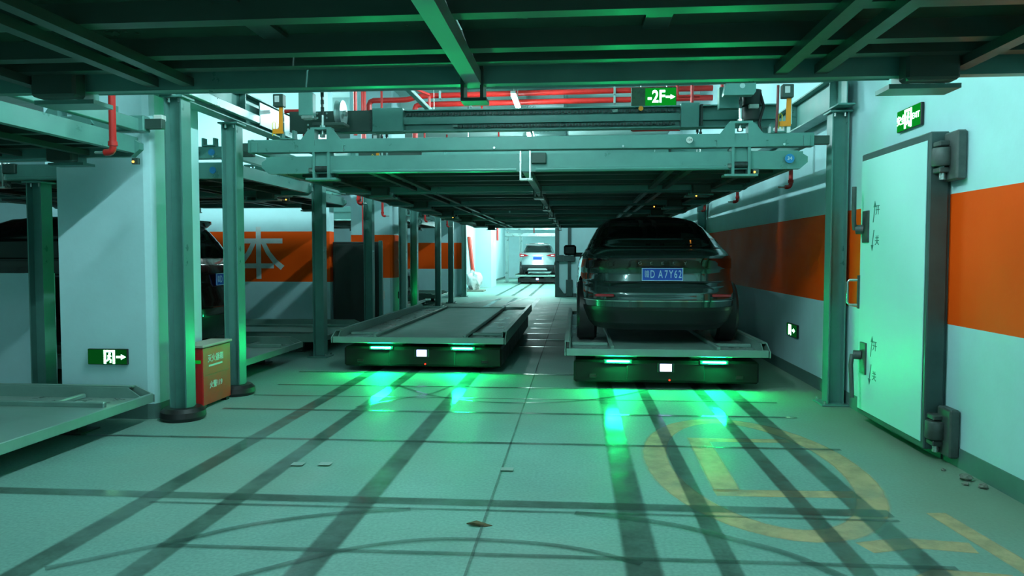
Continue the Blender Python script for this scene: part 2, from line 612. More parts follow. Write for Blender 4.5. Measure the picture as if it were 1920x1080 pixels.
z = 0.0012
for x, w, y1, m in ((-2.44, 0.16, 24, 'track_rubber'), (-1.94, 0.15, 24, 'track_rubber'), (-1.20, 0.17, 24, 'track_rubber'),
                    (0.305, 0.19, 24, 'track_rubber'), (0.69, 0.12, 24, 'track_rubber'), (1.265, 0.125, 24, 'track_rubber'), (1.575, 0.16, 24, 'track_rubber')):
    ft(dens(x, 1.0, x + 0.01, y1, 14), w, z, m); z += 0.0003
for y, w, m, x0, x1 in ((5.42, 0.06, 'track_rubber', -4.5, 1.9), (4.08, 0.13, 'track_rubber', -5, 1.7), (3.97, 0.035, 'track_faint', -2.4, 1.7), (3.375, 0.05, 'track_faint', -2.0, 1.7),
                        (6.47, 0.07, 'track_rubber', -3.2, 1.9), (7.12, 0.05, 'track_faint', -3.2, 1.9), (7.72, 0.06, 'track_rubber', -3.2, 1.9), (8.6, 0.08, 'track_rubber', -3.3, 2.0)):
    ft(dens(x0, y - 0.02, x1, y + 0.03, 8), w, z, m); z += 0.0003
for pts, w in (([(-2.35, 3.05), (-1.96, 3.38), (-1.67, 3.65), (-1.28, 3.85), (-0.9, 3.95)], 0.06),
               ([(-1.7, 2.8), (-1.4, 3.1), (-1.1, 3.36), (-0.82, 3.5), (-0.57, 3.55), (-0.2, 3.53), (0.06, 3.46), (0.30, 3.33)], 0.05),
               ([(0.0, 3.97), (0.26, 3.92), (0.55, 3.81), (0.79, 3.65), (1.0, 3.49), (1.2, 3.2)], 0.07),
               ([(-1.9, 7.75), (-1.49, 7.28), (-1.12, 7.04), (-0.7, 6.92), (-0.1, 7.02), (0.37, 7.3), (0.9, 7.88)], 0.055),
               ([(-2.0, 6.6), (-1.75, 6.95), (-1.45, 7.3), (-1.3, 7.8)], 0.05)):
    ft(arc_pts(pts), w, z, 'track_faint'); z += 0.0003
# lighter polished bars across the far floor between the pallets
for i in range(12):
    y = 11.2 + i * 0.95
    ft(dens(-0.85, y, 0.0, y + 0.02, 3), 0.10, z, 'track_polish'); z += 0.0002
# floor joint
ft(dens(-0.475, 1.0, -0.475, 24, 10), 0.016, z, 'joint_dark', 'floor_joint'); z += 0.0002
# white lines at the opening
ft(dens(-3.2, 20.6, -2.2, 24.2, 4), 0.14, z, 'white_line', 'white_line'); z += 0.0002
ft(dens(-2.7, 20.4, -1.4, 20.5, 4), 0.16, z, 'white_line', 'white_line'); z += 0.0002
ft(dens(-2.0, 20.4, -1.6, 24.2, 4), 0.10, z, 'white_line', 'white_line'); z += 0.0002
# corridor tracks
for x in (-2.7, -2.15, -1.55):
    ft(dens(x, 25.2, x, 40, 4), 0.14, z, 'track_rubber'); z += 0.0002
# worn yellow marking: tall ring with a figure inside, plus strokes towards the camera
zy = 0.0007
ring = [(1.17 + 0.62 * math.cos(t), 5.03 + 1.28 * math.sin(t)) for t in [2 * math.pi * k / 48 for k in range(49)]]
ft(ring, 0.20, zy, 'yellow_paint', 'yellow_marking')
ft([(0.93, 5.72), (0.92, 5.2), (0.90, 4.42)], 0.19, zy, 'yellow_paint', 'yellow_marking')
ft([(0.82, 4.40), (1.2, 4.41), (1.64, 4.43)], 0.15, zy, 'yellow_paint', 'yellow_marking')
ft([(1.0, 5.66), (1.3, 5.67), (1.6, 5.68)], 0.13, zy, 'yellow_paint', 'yellow_marking')
ft([(1.38, 3.62), (1.62, 3.70), (1.9, 3.66)], 0.16, zy, 'yellow_paint', 'yellow_marking')
ft([(1.46, 3.22), (1.60, 3.34), (1.9, 3.30)], 0.15, zy, 'yellow_paint', 'yellow_marking')
ft([(1.95, 4.15), (2.0, 3.6), (2.05, 3.0)], 0.13, zy, 'yellow_paint', 'yellow_marking')
ft([(1.02, 2.95), (1.5, 3.0), (2.2, 2.95)], 0.14, zy, 'yellow_paint', 'yellow_marking')

# ================================================================== LAMPS


def ceiling_lamp(x, y, z, label, length=1.2, tube='lamp_tube'):
    t = thing('tube_lamp', label, 'lamp', (x, y, z), 0, 'tube lamps under the ceiling')
    MB().bevbox(-0.045, 0.045, -length / 2, length / 2, 0.03, 0.075, 0.008).build('housing', 'sticker_white', t)
    MB().cyl((0, -length / 2 + 0.02, 0), (0, length / 2 - 0.02, 0), 0.032, 10).build('tube', tube, t, smooth=True)
    for s in (-1, 1):
        MB().cyl((0, s * length * 0.35, 0.07), (0, s * length * 0.35, ZC - z if z > 3.3 else 3.2 - z), 0.006, 6).build('hanger_rod', 'bright_steel', t)
    return t


lamp0 = ceiling_lamp(-1.07, 13.2, 4.09, 'lit tube lamp above the big drive beam, beside the silver duct')
for y, lb in ((17.2, 'lit tube lamp deeper in the hall, just above the lifting frame beam'), (9.2, 'lit tube lamp over the first lift row, behind the big drive beam'),
              (4.55, 'lit tube lamp over the open bay before the lifts'), (1.2, 'lit tube lamp above the near platform'),
              (-2.8, 'lit tube lamp over the entrance lane'), (21.2, 'lit tube lamp over the last lift row'), (-6.4, 'lit tube lamp at the start of the entrance lane')):
    dup(lamp0, (-1.07, y, 4.09), label=lb)
dup(lamp0, (-4.9, 10.6, 4.09), label='lit tube lamp over the bay before the painted character wall')
dup(lamp0, (-6.7, 10.6, 4.09), label='added second tube lamp brightening the painted wall, over the far end of the bay')  # extra lamp added to raise the light on the painted wall
dup(lamp0, (-6.4, 15.6, 4.09), label='lit tube lamp over the bays behind the painted character wall')
for y, lb in ((27, 'lit tube lamp just inside the bright corridor'), (30.5, 'lit tube lamp above the wrapped bundle in the corridor'),
              (34, 'lit tube lamp before the silver car in the corridor'), (40.5, 'lit tube lamp behind the silver car in the corridor')):
    ceiling_lamp(-1.9, y, 3.05, lb, tube='lamp_tube_corridor')

# ================================================================== STEEL FRAME


def post(x, y, label, top=2.70, ring=False, plate=True, group='steel posts of the parking frame', ymult=1.0):
    t = thing('steel_post', label, 'post', (x, y, 0), 0, group)
    MB().hbeam((0, 0, 0.0), (0, 0, top - 0.015), 0.15, 0.15, 0.012, 0.010, side=(1, 0, 0)).build('shaft', 'steel_green', t)
    MB().box(-0.10, 0.10, -0.10, 0.10, top - 0.015, top).build('cap_plate', 'steel_green', t)
    if ring:
        prof = [(0.085, 0.0), (0.165, 0.0), (0.185, 0.03), (0.18, 0.075), (0.15, 0.105), (0.10, 0.11), (0.085, 0.10)]
        MB().lathe(prof, (0, 0, 0), 28, close=True).build('rubber_foot', 'rubber', t, smooth=True)
    elif plate:
        MB().bevbox(-0.14, 0.14, -0.14, 0.14, 0.0, 0.018, 0.004).build('base_plate', 'steel_green', t)
        for sx in (-1, 1):
            for sy in (-1, 1):
                MB().cyl((sx * 0.11, sy * 0.11, 0.018), (sx * 0.11, sy * 0.11, 0.045), 0.012, 6).build('anchor_bolt', 'bright_steel', t)
    for s in (-1, 1):
        MB().cyl((s * 0.045, -0.05, top - 0.05), (s * 0.045, -0.05, top - 0.015), 0.012, 6).build('bolt', 'bright_steel', t)
    return t


post(-3.34, 6.02, 'steel post on a black rubber foot beside the white column', 2.72, ring=True)
post(-3.40, 7.14, 'steel post on a black rubber foot right of the red extinguisher box', 2.70, ring=True)
post(-3.50, 9.90, 'steel post in front of the painted character wall', 2.70)
post(-3.50, 12.35, 'steel post before the dark cabinet', 2.70)
post(-3.55, 15.05, 'steel post beside the orange banded column', 2.70)
post(-3.58, 16.25, 'green-lit steel post left of the pale parked car', 2.70)
post(-3.72, 19.85, 'steel post on a wide base plate by the pale parked car', 2.70)
post(-3.62, 21.35, 'steel post between the pale parked car and the opening', 2.70)
post(-3.72, 24.55, 'steel post at the jamb of the bright opening', 2.70)
post(2.41, 7.15, 'steel post against the orange banded wall behind the steel door', 2.72)
post(2.41, 14.6, 'steel post against the banded wall hidden behind the dark grey car', 2.72)
post(2.41, 21.9, 'steel post against the banded wall near the closed gate leaf', 2.72)
post(-5.15, 6.75, 'steel post left of the white column behind the near parking pallet', 2.1)


def girder(name, x, y0, y1, z0, z1, label):
    t = thing(name, label, 'girder', (x, y0, z0), 0, 'girders on the steel posts')
    MB().hbeam((0, 0, (z1 - z0) / 2), (0, y1 - y0, (z1 - z0) / 2), z1 - z0, 0.15, 0.014, 0.01, side=(0, 0, 1)).build('beam', 'steel_green', t)
    n = int((y1 - y0) / 1.25)
    for i in range(n):
        y = 0.25 + i * 1.25
        for s in (-1, 1):
            MB().box(min(s * 0.007, s * 0.07), max(s * 0.007, s * 0.07), y, y + 0.012, 0.016, z1 - z0 - 0.016).build('stiffener', 'steel_green', t)
    return t


girder('side_girder', -3.40, 5.80, 24.4, 2.72, 3.04, 'long green steel girder on the posts by the white column')
girder('side_girder', 2.40, 6.9, 24.4, 2.74, 3.04, 'long green steel girder on the posts along the banded wall')
for i_, nm_ in enumerate(('first', 'second', 'third', 'fourth', 'fifth', 'sixth')):
    t = thing('cross_girder', 'green cross girder between the side girders at the front of the %s platform' % nm_, 'girder', (-0.5, 6.95 + 2.45 * i_, 2.98), 0, 'cross girders')
    MB().hbeam((-2.82, 0, 0.037), (2.82, 0, 0.037), 0.10, 0.18, 0.01, 0.01).build('beam', 'steel_green', t)
    for x in np.linspace(-2.6, 2.6, 9):
        MB().cyl((x, -0.06, -0.03), (x, -0.06, -0.02), 0.012, 6).build('bolt', 'bright_steel', t)
t = thing('cross_girder', 'green cross girder reaching from the side girder over the pale parked car', 'girder', (-3.48, 16.85, 2.965), 0, 'cross girders')
MB().hbeam((-5.4, 0, 0.035), (0, 0, 0.035), 0.07, 0.18, 0.008, 0.008).build('beam', 'steel_green', t)
# galvanised plate and cover strip at the left girder
tag(MB().bevbox(-3.322, -3.31, 7.6, 9.9, 2.76, 3.0, 0.003).build('cover_plate', 'galvanised'), 'shiny galvanised plate on the girder above the black car', 'plate')
tag(MB().bevbox(-3.322, -3.27, 6.1, 7.5, 2.76, 2.84, 0.004).build('cable_tray', 'galvanised'), 'pale galvanised cable tray strip above the red box', 'cable tray')


# ------------------------------------------------------------------ overhead pallets
def overhead_pallet(name, label, loc):
    t = thing(name, label, 'platform', loc, 0, 'overhead parking platforms')
    Lh, Dh = 2.57, 1.10
    for s in (-1, 1):
        y0, y1 = (s * Dh - 0.03, s * Dh + 0.03)
        poly = [(-Lh, 0.08), (-Lh + 0.07, 0.02), (Lh - 0.07, 0.02), (Lh, 0.08), (Lh, 0.13), (Lh - 0.09, 0.185), (-Lh + 0.09, 0.185), (-Lh, 0.13)]
        lb = MB().prism(poly, 'y', y0, y1).build('long_beam', 'steel_green', t)
        for a, b in ((-1.86, -0.09), (0.09, 1.86)):
            MB().cyl((a, s * (Dh + 0.035), 0.035), (b, s * (Dh + 0.035), 0.035), 0.02, 8).build('bottom_rail', 'steel_green', lb, smooth=True)
        for x in (-1.97, 1.97):
            m = MB()
            m.box(x - 0.085, x - 0.06, s * Dh - 0.06, s * Dh + 0.07, -0.03, 0.22)
            m.box(x + 0.06, x + 0.085, s * Dh - 0.06, s * Dh + 0.07, -0.03, 0.22)
            m.box(x - 0.15, x + 0.15, s * Dh - 0.07, s * Dh + 0.08, -0.045, -0.025)
            m.box(x - 0.06, x + 0.06, s * Dh - 0.02, s * Dh + 0.055, 0.13, 0.22)
            br = m.build('sling_bracket', 'steel_green', t)
            MB().cyl((x - 0.06, s * (Dh + 0.04), 0.06), (x + 0.06, s * (Dh + 0.04), 0.06), 0.03, 10).build('pin', 'chain_steel', br, smooth=True)
            MB().bevbox(x - 0.11, x + 0.11, min(s * (Dh - 0.15), s * (Dh - 0.06)), max(s * (Dh - 0.15), s * (Dh - 0.06)), -0.025, 0.10, 0.012).build('roller_block', 'steel_dark', br)
            MB().cyl((x - 0.12, s * (Dh + 0.05), 0.05), (x - 0.085, s * (Dh + 0.05), 0.05), 0.022, 6).build('bolt', 'bright_steel', br)
        m = MB()
        m.box(-0.06, -0.045, s * Dh - 0.05, s * Dh + 0.06, -0.05, 0.21)
        m.box(0.03, 0.045, s * Dh - 0.05, s * Dh + 0.06, -0.05, 0.21)
        m.box(-0.06, 0.06, s * Dh - 0.05, s * Dh + 0.06, -0.06, -0.045)
        hk = m.build('centre_hook', 'bright_steel' if s < 0 else 'steel_dark', t)
        MB().bevbox(0.05, 0.19, s * (Dh + 0.05) - 0.02, s * (Dh + 0.05) + 0.05, 0.09, 0.19, 0.006).build('sensor_box', 'steel_dark', hk)
    for s in (-1, 1):
        MB().box(s * 2.50 - 0.03, s * 2.50 + 0.03, -1.12, 1.12, 0.05, 0.18).build('end_beam', 'steel_green', t)
    for y in (-0.93, -0.72, -0.28, 0.28, 0.72, 0.93):
        m = MB()
        m.box(-2.47, 2.47, y - 0.035, y + 0.035, 0.075, 0.085).box(-2.47, 2.47, y - 0.035, y - 0.027, 0.085, 0.15)
        m.build('stringer', 'steel_dark', t)
    for x, w in ((-2.12, 0.03), (-1.545, 0.028), (-1.37, 0.028), (1.37, 0.028), (1.545, 0.028), (2.12, 0.03)):
        MB().box(x - w, x + w, -1.12, 1.12, 0.035, 0.074).build('cross_rib', 'steel_dark', t)
    MB().box(-0.035, 0.035, -1.12, 1.12, 0.012, 0.074).build('centre_rib', 'rib_grey', t)
    xs = [-2.47, -0.78, 0.0, 0.78, 2.47]
    for a, b in zip(xs[:-1], xs[1:]):
        MB().bevbox(a + 0.004, b - 0.004, -1.11, 1.11, 0.15, 0.165, 0.003).build('deck_plate', 'steel_deck', t)
    for x in (-0.78, 0.78):
        MB().box(x - 0.05, x + 0.05, -0.70, 0.70, 0.135, 0.15).build('joint_strip', 'steel_dark', t)
    return t


near = overhead_pallet('overhead_platform', 'near overhead platform whose ribbed underside fills the top', (-0.47, 2.35, 2.165))
CX = -0.47
rows = [7.03 + 1.10 + 2.45 * i for i in range(6)]
row_names = ['first', 'second', 'third', 'fourth', 'fifth', 'sixth']
for i, y in enumerate(rows):
    dup(near, (CX, y, 2.165), label='overhead platform above the dark grey car, %s in the row behind the open bay' % row_names[i])
LX = -6.05
for i, (y, dx_, lb) in enumerate(((4.62, 0, 'overhead platform above the near parking pallet left of the white column'), (8.50, 0, 'overhead platform above the black car'),
                             (10.90, -0.30, 'overhead platform before the painted character wall'), (17.9, -0.55, 'overhead platform above the pale parked car'), (20.4, -0.55, 'overhead platform left of the bright opening'))):
    dup(near, (LX + dx_, y, 2.165), label=lb)


# ------------------------------------------------------------------ lifting frames
def lifting_frame(label, loc):
    t = thing('lifting_frame', label, 'lifting frame', loc, 0, 'lifting frames over the platforms')
    for s in (-1, 1):
        y = s * 1.10
        bm_ = MB().bevbox(-2.70, 2.62, y - 0.05, y + 0.05, 0.0, 0.125, 0.006).build('long_beam', 'steel_green', t)
        for sx in (-1, 1):
            xa = sx * 2.62
            MB().bevbox(min(xa, xa + sx * 0.14), max(xa, xa + sx * 0.14), y - 0.03, y + 0.03, 0.02, 0.10, 0.004).build('guide_block', 'steel_dark', bm_)
        for x in (-1.97, 1.97):
            m = MB()
            yy0, yy1 = y - 0.065, y - 0.05
            m.prism([(x - 0.24, 0.06), (x - 0.10, 0.06), (x - 0.10, 0.215), (x - 0.12, 0.215)], 'y', yy0, yy1)
            m.prism([(x + 0.24, 0.06), (x + 0.12, 0.215), (x + 0.10, 0.215), (x + 0.10, 0.06)], 'y', yy0, yy1)
            m.box(x - 0.10, x + 0.10, y - 0.065, y + 0.05, 0.215, 0.235)
            m.box(x - 0.10, x - 0.06, y - 0.065, y + 0.05, 0.06, 0.215)
            m.box(x + 0.06, x + 0.10, y - 0.065, y + 0.05, 0.06, 0.215)
            m.box(x - 0.22, x + 0.22, yy0, yy1, 0.0, 0.06)
            g = m.build('hanger_gusset', 'steel_green', t)
            r = MB()
            r.cyl((x, y, 0.15), (x, y, 0.36), 0.014, 8)
            r.cyl((x, y, 0.15), (x, y, 0.175), 0.028, 6).cyl((x, y, 0.235), (x, y, 0.26), 0.028, 6)
            r.build('hanger_rod', 'bright_steel', g, smooth=True)
            ch = MB()
            for k in range(6):
                zz = 0.36 + k * 0.035
                if k % 2:
                    ch.box(x - 0.016, x + 0.016, y - 0.006, y + 0.006, zz, zz + 0.043)
                else:
                    ch.box(x - 0.008, x + 0.008, y - 0.016, y + 0.016, zz, zz + 0.045)
            ch.build('chain', 'chain_steel', g)
        for x in (-2.30, 2.30):
            hw = MB()
            hw.box(x - 0.07, x + 0.07, y - 0.06, y + 0.02, 0.125, 0.14).box(x - 0.07, x - 0.05, y - 0.06, y + 0.02, 0.14, 0.21).box(x + 0.05, x + 0.07, y - 0.06, y + 0.02, 0.14, 0.21)
            hw.build('hook_eye', 'steel_green', t)
    for x in (-2.63, 2.55):
        MB().bevbox(x - 0.03, x + 0.03, -1.17, 1.17, 0.0, 0.10, 0.005).build('side_beam', 'steel_green', t)
    for x in (-2.05, -0.6, 0.6, 2.05):
        for s in (-1, 1):
            MB().cyl((x + 0.3, s * 1.10 - 0.062, 0.02), (x + 0.3, s * 1.10 - 0.05, 0.02), 0.012, 6).build('bolt', 'bright_steel', t)
    return t


fr0 = lifting_frame('green lifting frame over the first platform, bearing a small round number tag', (CX, rows[0], 2.385))
for i in range(1, 6):
    dup(fr0, (CX, rows[i], 2.385), label='green lifting frame over the %s platform behind the open bay' % row_names[i])
for y, lb in ((4.62, 'green lifting frame above the near parking pallet'), (17.9, 'green lifting frame above the pale parked car'), (20.4, 'green lifting frame left of the bright opening'), (8.5, 'green lifting frame above the black car'), (10.90, 'green lifting frame before the painted character wall')):
    dup(fr0, (LX - (0.55 if y > 15 else 0.30 if y > 10 else 0), y, 2.385), label=lb)

tg = tag(MB().cyl((1.03, 6.94, 2.45), (1.03, 6.946, 2.45), 0.03, 20).build('number_tag', 'sticker_white'), 'small round number tag on the first lifting frame', 'tag')
text_mesh('104', 0.03, 'number', 'sticker_dark', tg, (1.03, 6.939, 2.45), ROT_FRONT, 0.0006)
tg = tag(MB().cyl((1.93, 6.965, 2.275), (1.93, 6.972, 2.275), 0.042, 20).build('number_tag', 'sticker_blue'), 'blue round number tag on the first platform edge', 'tag')
text_mesh('34', 0.045, 'number', 'sticker_white', tg, (1.93, 6.964, 2.275), ROT_FRONT, 0.0006)
for y_, z_, lb in ((7.35, 2.45, 'upper blue round tag between the two rubber-footed posts'), (7.37, 2.27, 'lower blue round tag between the two rubber-footed posts')):
    tag(MB().cyl((-3.72, y_ - 0.006, z_), (-3.72, y_, z_), 0.035, 20).build('blue_tag', 'sticker_blue'), lb, 'tag')


# ------------------------------------------------------------------ drive beams
def drive_beam(label, loc):
    t = thing('drive_beam', label, 'drive beam', loc, 0, 'drive beams across the lift bays')
    m = MB()
    m.box(-2.35, 2.45, -0.05, 0.05, 0.0, 0.012).box(-2.35, 2.45, -0.05, 0.05, 0.208, 0.22)
    m.box(-2.35, 2.45, 0.02, 0.03, 0.012, 0.208)
    m.box(-2.35, 2.45, -0.03, 0.02, 0.075, 0.145)
    m.build('beam', 'steel_green', t)
    MB().box(-2.5, -1.62, -0.075, 0.05, 0.005, 0.215).build('gear_cover', 'steel_dark', t)
    MB().bevbox(-1.62, -1.30, -0.10, 0.06, -0.01, 0.235, 0.006).build('cover_box', 'steel_green', t)
    MB().bevbox(1.50, 1.68, -0.10, 0.06, -0.01, 0.235, 0.006).build('cover_box', 'steel_green', t)
    for x in (-1.63, 1.70):
        MB().box(x - 0.012, x + 0.012, -0.11, -0.07, 0.01, 0.215).build('end_bracket', 'chain_steel', t)
    for zc_, xa, xb in ((0.175, -1.28, 1.48), (0.045, -0.75, 1.48)):
        c = MB()
        n = int((xb - xa) / 0.032)
        for k in range(n):
            x = xa + k * 0.032
            c.box(x, x + 0.024, -0.035, -0.012, zc_ - 0.014 if k % 2 else zc_ - 0.009, zc_ + 0.014 if k % 2 else zc_ + 0.009)
        o = c.build('roller_chain', 'chain_steel', t)
    for x in (-0.77, 0.85):
        MB().cyl((x - 0.02, -0.045, 0.05 if x < 0 else 0.175), (x + 0.03, -0.045, 0.05 if x < 0 else 0.175), 0.018, 6).build('chain_anchor', 'bright_steel', t)
    for x in (-2.3, -2.2, -2.1):
        for zz in (0.03, 0.075, 0.145, 0.19):
            MB().cyl((x, -0.085, zz), (x, -0.074, zz), 0.012, 6).build('bolt', 'bright_steel', t)
    return t


db0 = drive_beam('big green drive beam with chains and cover boxes above the first platform', (-0.47, 7.62, 2.67))
for i in range(1, 6):
    dup(db0, (-0.47, 7.62 + 2.45 * i, 2.67), label='green drive beam with chains over the %s platform behind the open bay' % row_names[i])
tag(MB().cyl((0.64, 7.545, 2.86), (0.64, 7.551, 2.86), 0.024, 18).build('orange_tag', 'hook_orange'), 'small orange round tag on the big drive beam', 'tag')


# safety hooks, motors, limit boxes
def safety_hook(x, y, flip, label):
    t = thing('safety_hook', label, 'hook', (x, y, 2.56), 0, 'orange safety hooks')
    MB().prism([(0, 0.0), (0.055, 0.0), (0.055, 0.26), (0.02, 0.27), (0.012, 0.05), (0.0, 0.045), (-0.045 * flip, 0.045), (-0.045 * flip, 0.0)], 'y', 0, 0.02).build('hook', 'hook_orange', t)
    MB().bevbox(-0.03, 0.07, -0.03, 0.05, 0.25, 0.37, 0.006).build('housing', 'steel_dark', t)
    MB().bevbox(-0.01, 0.035, -0.036, -0.03, 0.29, 0.35, 0.002).build('switch', 'lens_clear', t)
    MB().tube([(-0.05, 0.01, -0.02), (-0.05, 0.01, 0.10), (-0.035, 0.01, 0.12), (-0.02, 0.01, 0.10), (-0.02, 0.01, -0.02)], 0.004, 6).build('eye_wire', 'tag_yellow', t)
    MB().box(0.055, 0.062, 0, 0.02, 0.02, 0.29).build('side_plate', 'bright_steel', t)
    return t


safety_hook(-2.85, 6.93, 1, 'orange safety hook hanging near the post right of the red box')
safety_hook(1.87, 6.93, 1, 'orange safety hook hanging near the banded wall')
safety_hook(-2.55, 9.3, 1, 'orange safety hook seen below the big drive beam')

t = thing('drive_motor', 'dark drive motor above the first platform near the banded wall', 'motor', (1.66, 7.3, 2.70))
MB().cyl((0.0, 0, -0.02), (0.0, 0, 0.10), 0.085, 20).cyl((0, 0, 0.12), (0, 0, 0.26), 0.09, 20).build('motor_body', 'cabinet_dark', t, smooth=True)
MB().bevbox(-0.045, 0.045, -0.11, -0.06, 0.075, 0.115, 0.005).build('terminal_label', 'sticker_white', t)
MB().bevbox(-0.32, -0.12, -0.1, 0.0, 0.08, 0.28, 0.006).build('gearbox', 'steel_green', t)
MB().tube([(0.06, -0.05, 0.25), (0.1, -0.06, 0.1), (0.06, -0.05, -0.05), (0.09, -0.05, -0.18), (0.10, -0.05, -0.24)], 0.014, 8).build('cable', 'cable_black', t, smooth=True)
t = thing('pulley_box', 'green pulley housing hanging under the front cross girder', 'housing', (1.46, 6.92, 2.835))
MB().prism([(-0.14, 0.0), (0.12, 0.0), (0.14, 0.03), (0.14, 0.11), (-0.12, 0.11), (-0.14, 0.02)], 'y', -0.05, 0.05).build('housing', 'steel_green', t)
MB().cyl((0.02, -0.056, 0.08), (0.02, -0.05, 0.08), 0.024, 12).build('boss', 'bright_steel', t)
t = thing('pulley_box', 'green pulley housing beside the round pulley wheel', 'housing', (-2.55, 6.95, 2.72))
MB().bevbox(-0.08, 0.06, -0.05, 0.05, 0.0, 0.22, 0.008).build('housing', 'steel_green', t)
MB().bevbox(-0.05, 0.07, -0.06, 0.03, -0.03, 0.0, 0.004).build('foot', 'bright_steel', t)
pw = MB().lathe([(0.03, -0.03), (0.13, -0.03), (0.115, -0.012), (0.115, 0.012), (0.13, 0.03), (0.03, 0.03)], (0.22, 0.30, 0.08), 28, axis='x', close=True).build('pulley_wheel', 'galvanised', t, smooth=True)
MB().cyl((0.16, 0.30, 0.08), (0.28, 0.30, 0.08), 0.03, 12).build('axle', 'bright_steel', pw, smooth=True)
MB().bevbox(-0.02, 0.30, 0.15, 0.33, -0.06, -0.03, 0.005).build('bracket', 'steel_dark', t)
tag(MB().tube([(1.80, 6.9, 2.92), (1.80, 6.91, 2.7), (1.79, 6.91, 2.50)], 0.012, 8).build('red_cable', 'cable_red', smooth=True), 'dark red cable hanging beside the orange hook by the wall', 'cable')

# amber and white indicator lamps under platforms
for i, (x, y, z_, lb) in enumerate(((1.62, 6.98, 2.165, 'small amber sensor lamp on the first platform edge'), (1.45, 9.2, 2.125, 'small amber sensor lamp under the second platform'),
                                    (1.20, 11.65, 2.155, 'small amber sensor lamp under the third platform'), (-3.53, 5.70, 2.155, 'small amber sensor lamp under the overhead platform by the white column'),
                                    (-3.9, 9.76, 2.155, 'small amber sensor lamp under the platform before the painted wall'), (-2.35, 14.10, 2.125, 'small amber sensor lamp under the fourth platform'))):
    t = thing('sensor_lamp', lb, 'lamp', (x, y, z_), 0, 'amber sensor lamps')
    MB().bevbox(-0.015, 0.04, -0.015, 0.015, -0.03, 0.02, 0.003).build('body', 'steel_dark', t)
    MB().lathe([(0.009, 0), (0.008, -0.007), (0.004, -0.010)], (0.0, -0.015, -0.01), 10, axis='y').build('lens', 'amber_led', t)
t = thing('proximity_switch', 'small white proximity switch on the frame end by the white column', 'switch', (-3.42, 5.9, 2.5))
MB().bevbox(-0.045, 0.035, -0.03, 0.03, 0.0, 0.05, 0.006).build('body', 'sticker_white', t)
MB().cyl((-0.01, 0, -0.03), (-0.01, 0, 0.0), 0.02, 10).build('nut', 'steel_dark', t)

# ================================================================== PARKING PALLETS (floor level)


def parking_pallet(label, loc, rz=0.0, L=5.2, W=2.09, legs=False, group='parking pallets'):
    """long axis local Y, origin at the near end centre on the floor; underside at local z .0"""
    t = thing('parking_pallet', label, 'pallet', loc, rz, group)
    h = W / 2
    MB().bevbox(-h + 0.50, h - 0.50, 0.02, L - 0.02, 0.035, 0.055, 0.004).build('centre_deck', 'pallet_steel', t)
    for s in (-1, 1):
        xa, xb = sorted((s * (h - 0.50), s * (h - 0.05)))
        tr = MB().bevbox(xa, xb, 0.02, L - 0.02, 0.02, 0.038, 0.004).build('wheel_trough', 'pallet_worn', t)
        ra, rb = sorted((s * (h - 0.52), s * (h - 0.48)))
        MB().bevbox(ra, rb, 0.10, L - 0.10, 0.05, 0.095, 0.008).build('guide_rib', 'pallet_steel', t)
        # raised side rim, chamfered at both ends
        poly = [(0.0, 0.0), (L, 0.0), (L, 0.06), (L - 0.16, 0.135), (0.16, 0.135), (0.0, 0.06)]
        x0, x1 = sorted((s * (h - 0.012), s * h))
        rim = MB().prism(poly, 'x', x0, x1)
        fa, fb = sorted((s * (h - 0.05), s * h))
        rim.box(fa, fb, 0.16, L - 0.16, 0.125, 0.137)
        ia, ib = sorted((s * (h - 0.06), s * (h - 0.048)))
        rim.prism([(0.05, 0.02), (L - 0.05, 0.02), (L - 0.2, 0.125), (0.2, 0.125)], 'x', ia, ib)
        rim.build('side_rim', 'pallet_steel', t)
    for y0 in (0.0, L - 0.03):
        MB().bevbox(-h + 0.02, h - 0.02, y0, y0 + 0.03, 0.0, 0.075, 0.005).build('end_lip', 'pallet_steel', t)
    for s in (-1, 1):
        MB().bevbox(s * (h - 0.27) - 0.20, s * (h - 0.27) + 0.20, 0.55, 0.60, 0.036, 0.075, 0.01).build('wheel_stop', 'pallet_steel', t)
    if legs:
        for x in (-h + 0.35, h - 0.35):
            for y in (0.45, L - 0.45):
                m = MB()
                m.box(x - 0.05, x + 0.05, y - 0.05, y + 0.05, -loc[2] + 0.012, 0.02)
                m.box(x - 0.12, x + 0.12, y - 0.12, y + 0.12, -loc[2], -loc[2] + 0.012)
                m.build('support_leg', 'steel_dark', t)
    return t


PZ = 0.355
parking_pallet('empty parking pallet lifted on its carrier beside the dark grey car', (-1.86, 8.58, PZ))
parking_pallet('parking pallet carrying the dark grey car', (0.93, 7.68, PZ))
parking_pallet('parking pallet carrying the silver car in the corridor', (-1.87, 35.6, PZ))
# side bays: long axis along -X. local +Y -> world -X : rotate +90 deg
parking_pallet('low parking pallet on legs left of the white column', (-3.50, 4.82, 0.175), R(90), legs=True)
parking_pallet('low parking pallet under the black car', (-3.62, 8.52, 0.175), R(90), legs=True)
parking_pallet('low empty parking pallet behind the dark cabinet', (-3.55, 11.15, 0.175), R(90), legs=True)
parking_pallet('low parking pallet under the pale parked car', (-3.9, 18.0, 0.175), R(90), legs=True)
parking_pallet('low parking pallet next to the bright opening', (-3.9, 21.6, 0.175), R(90), legs=True)


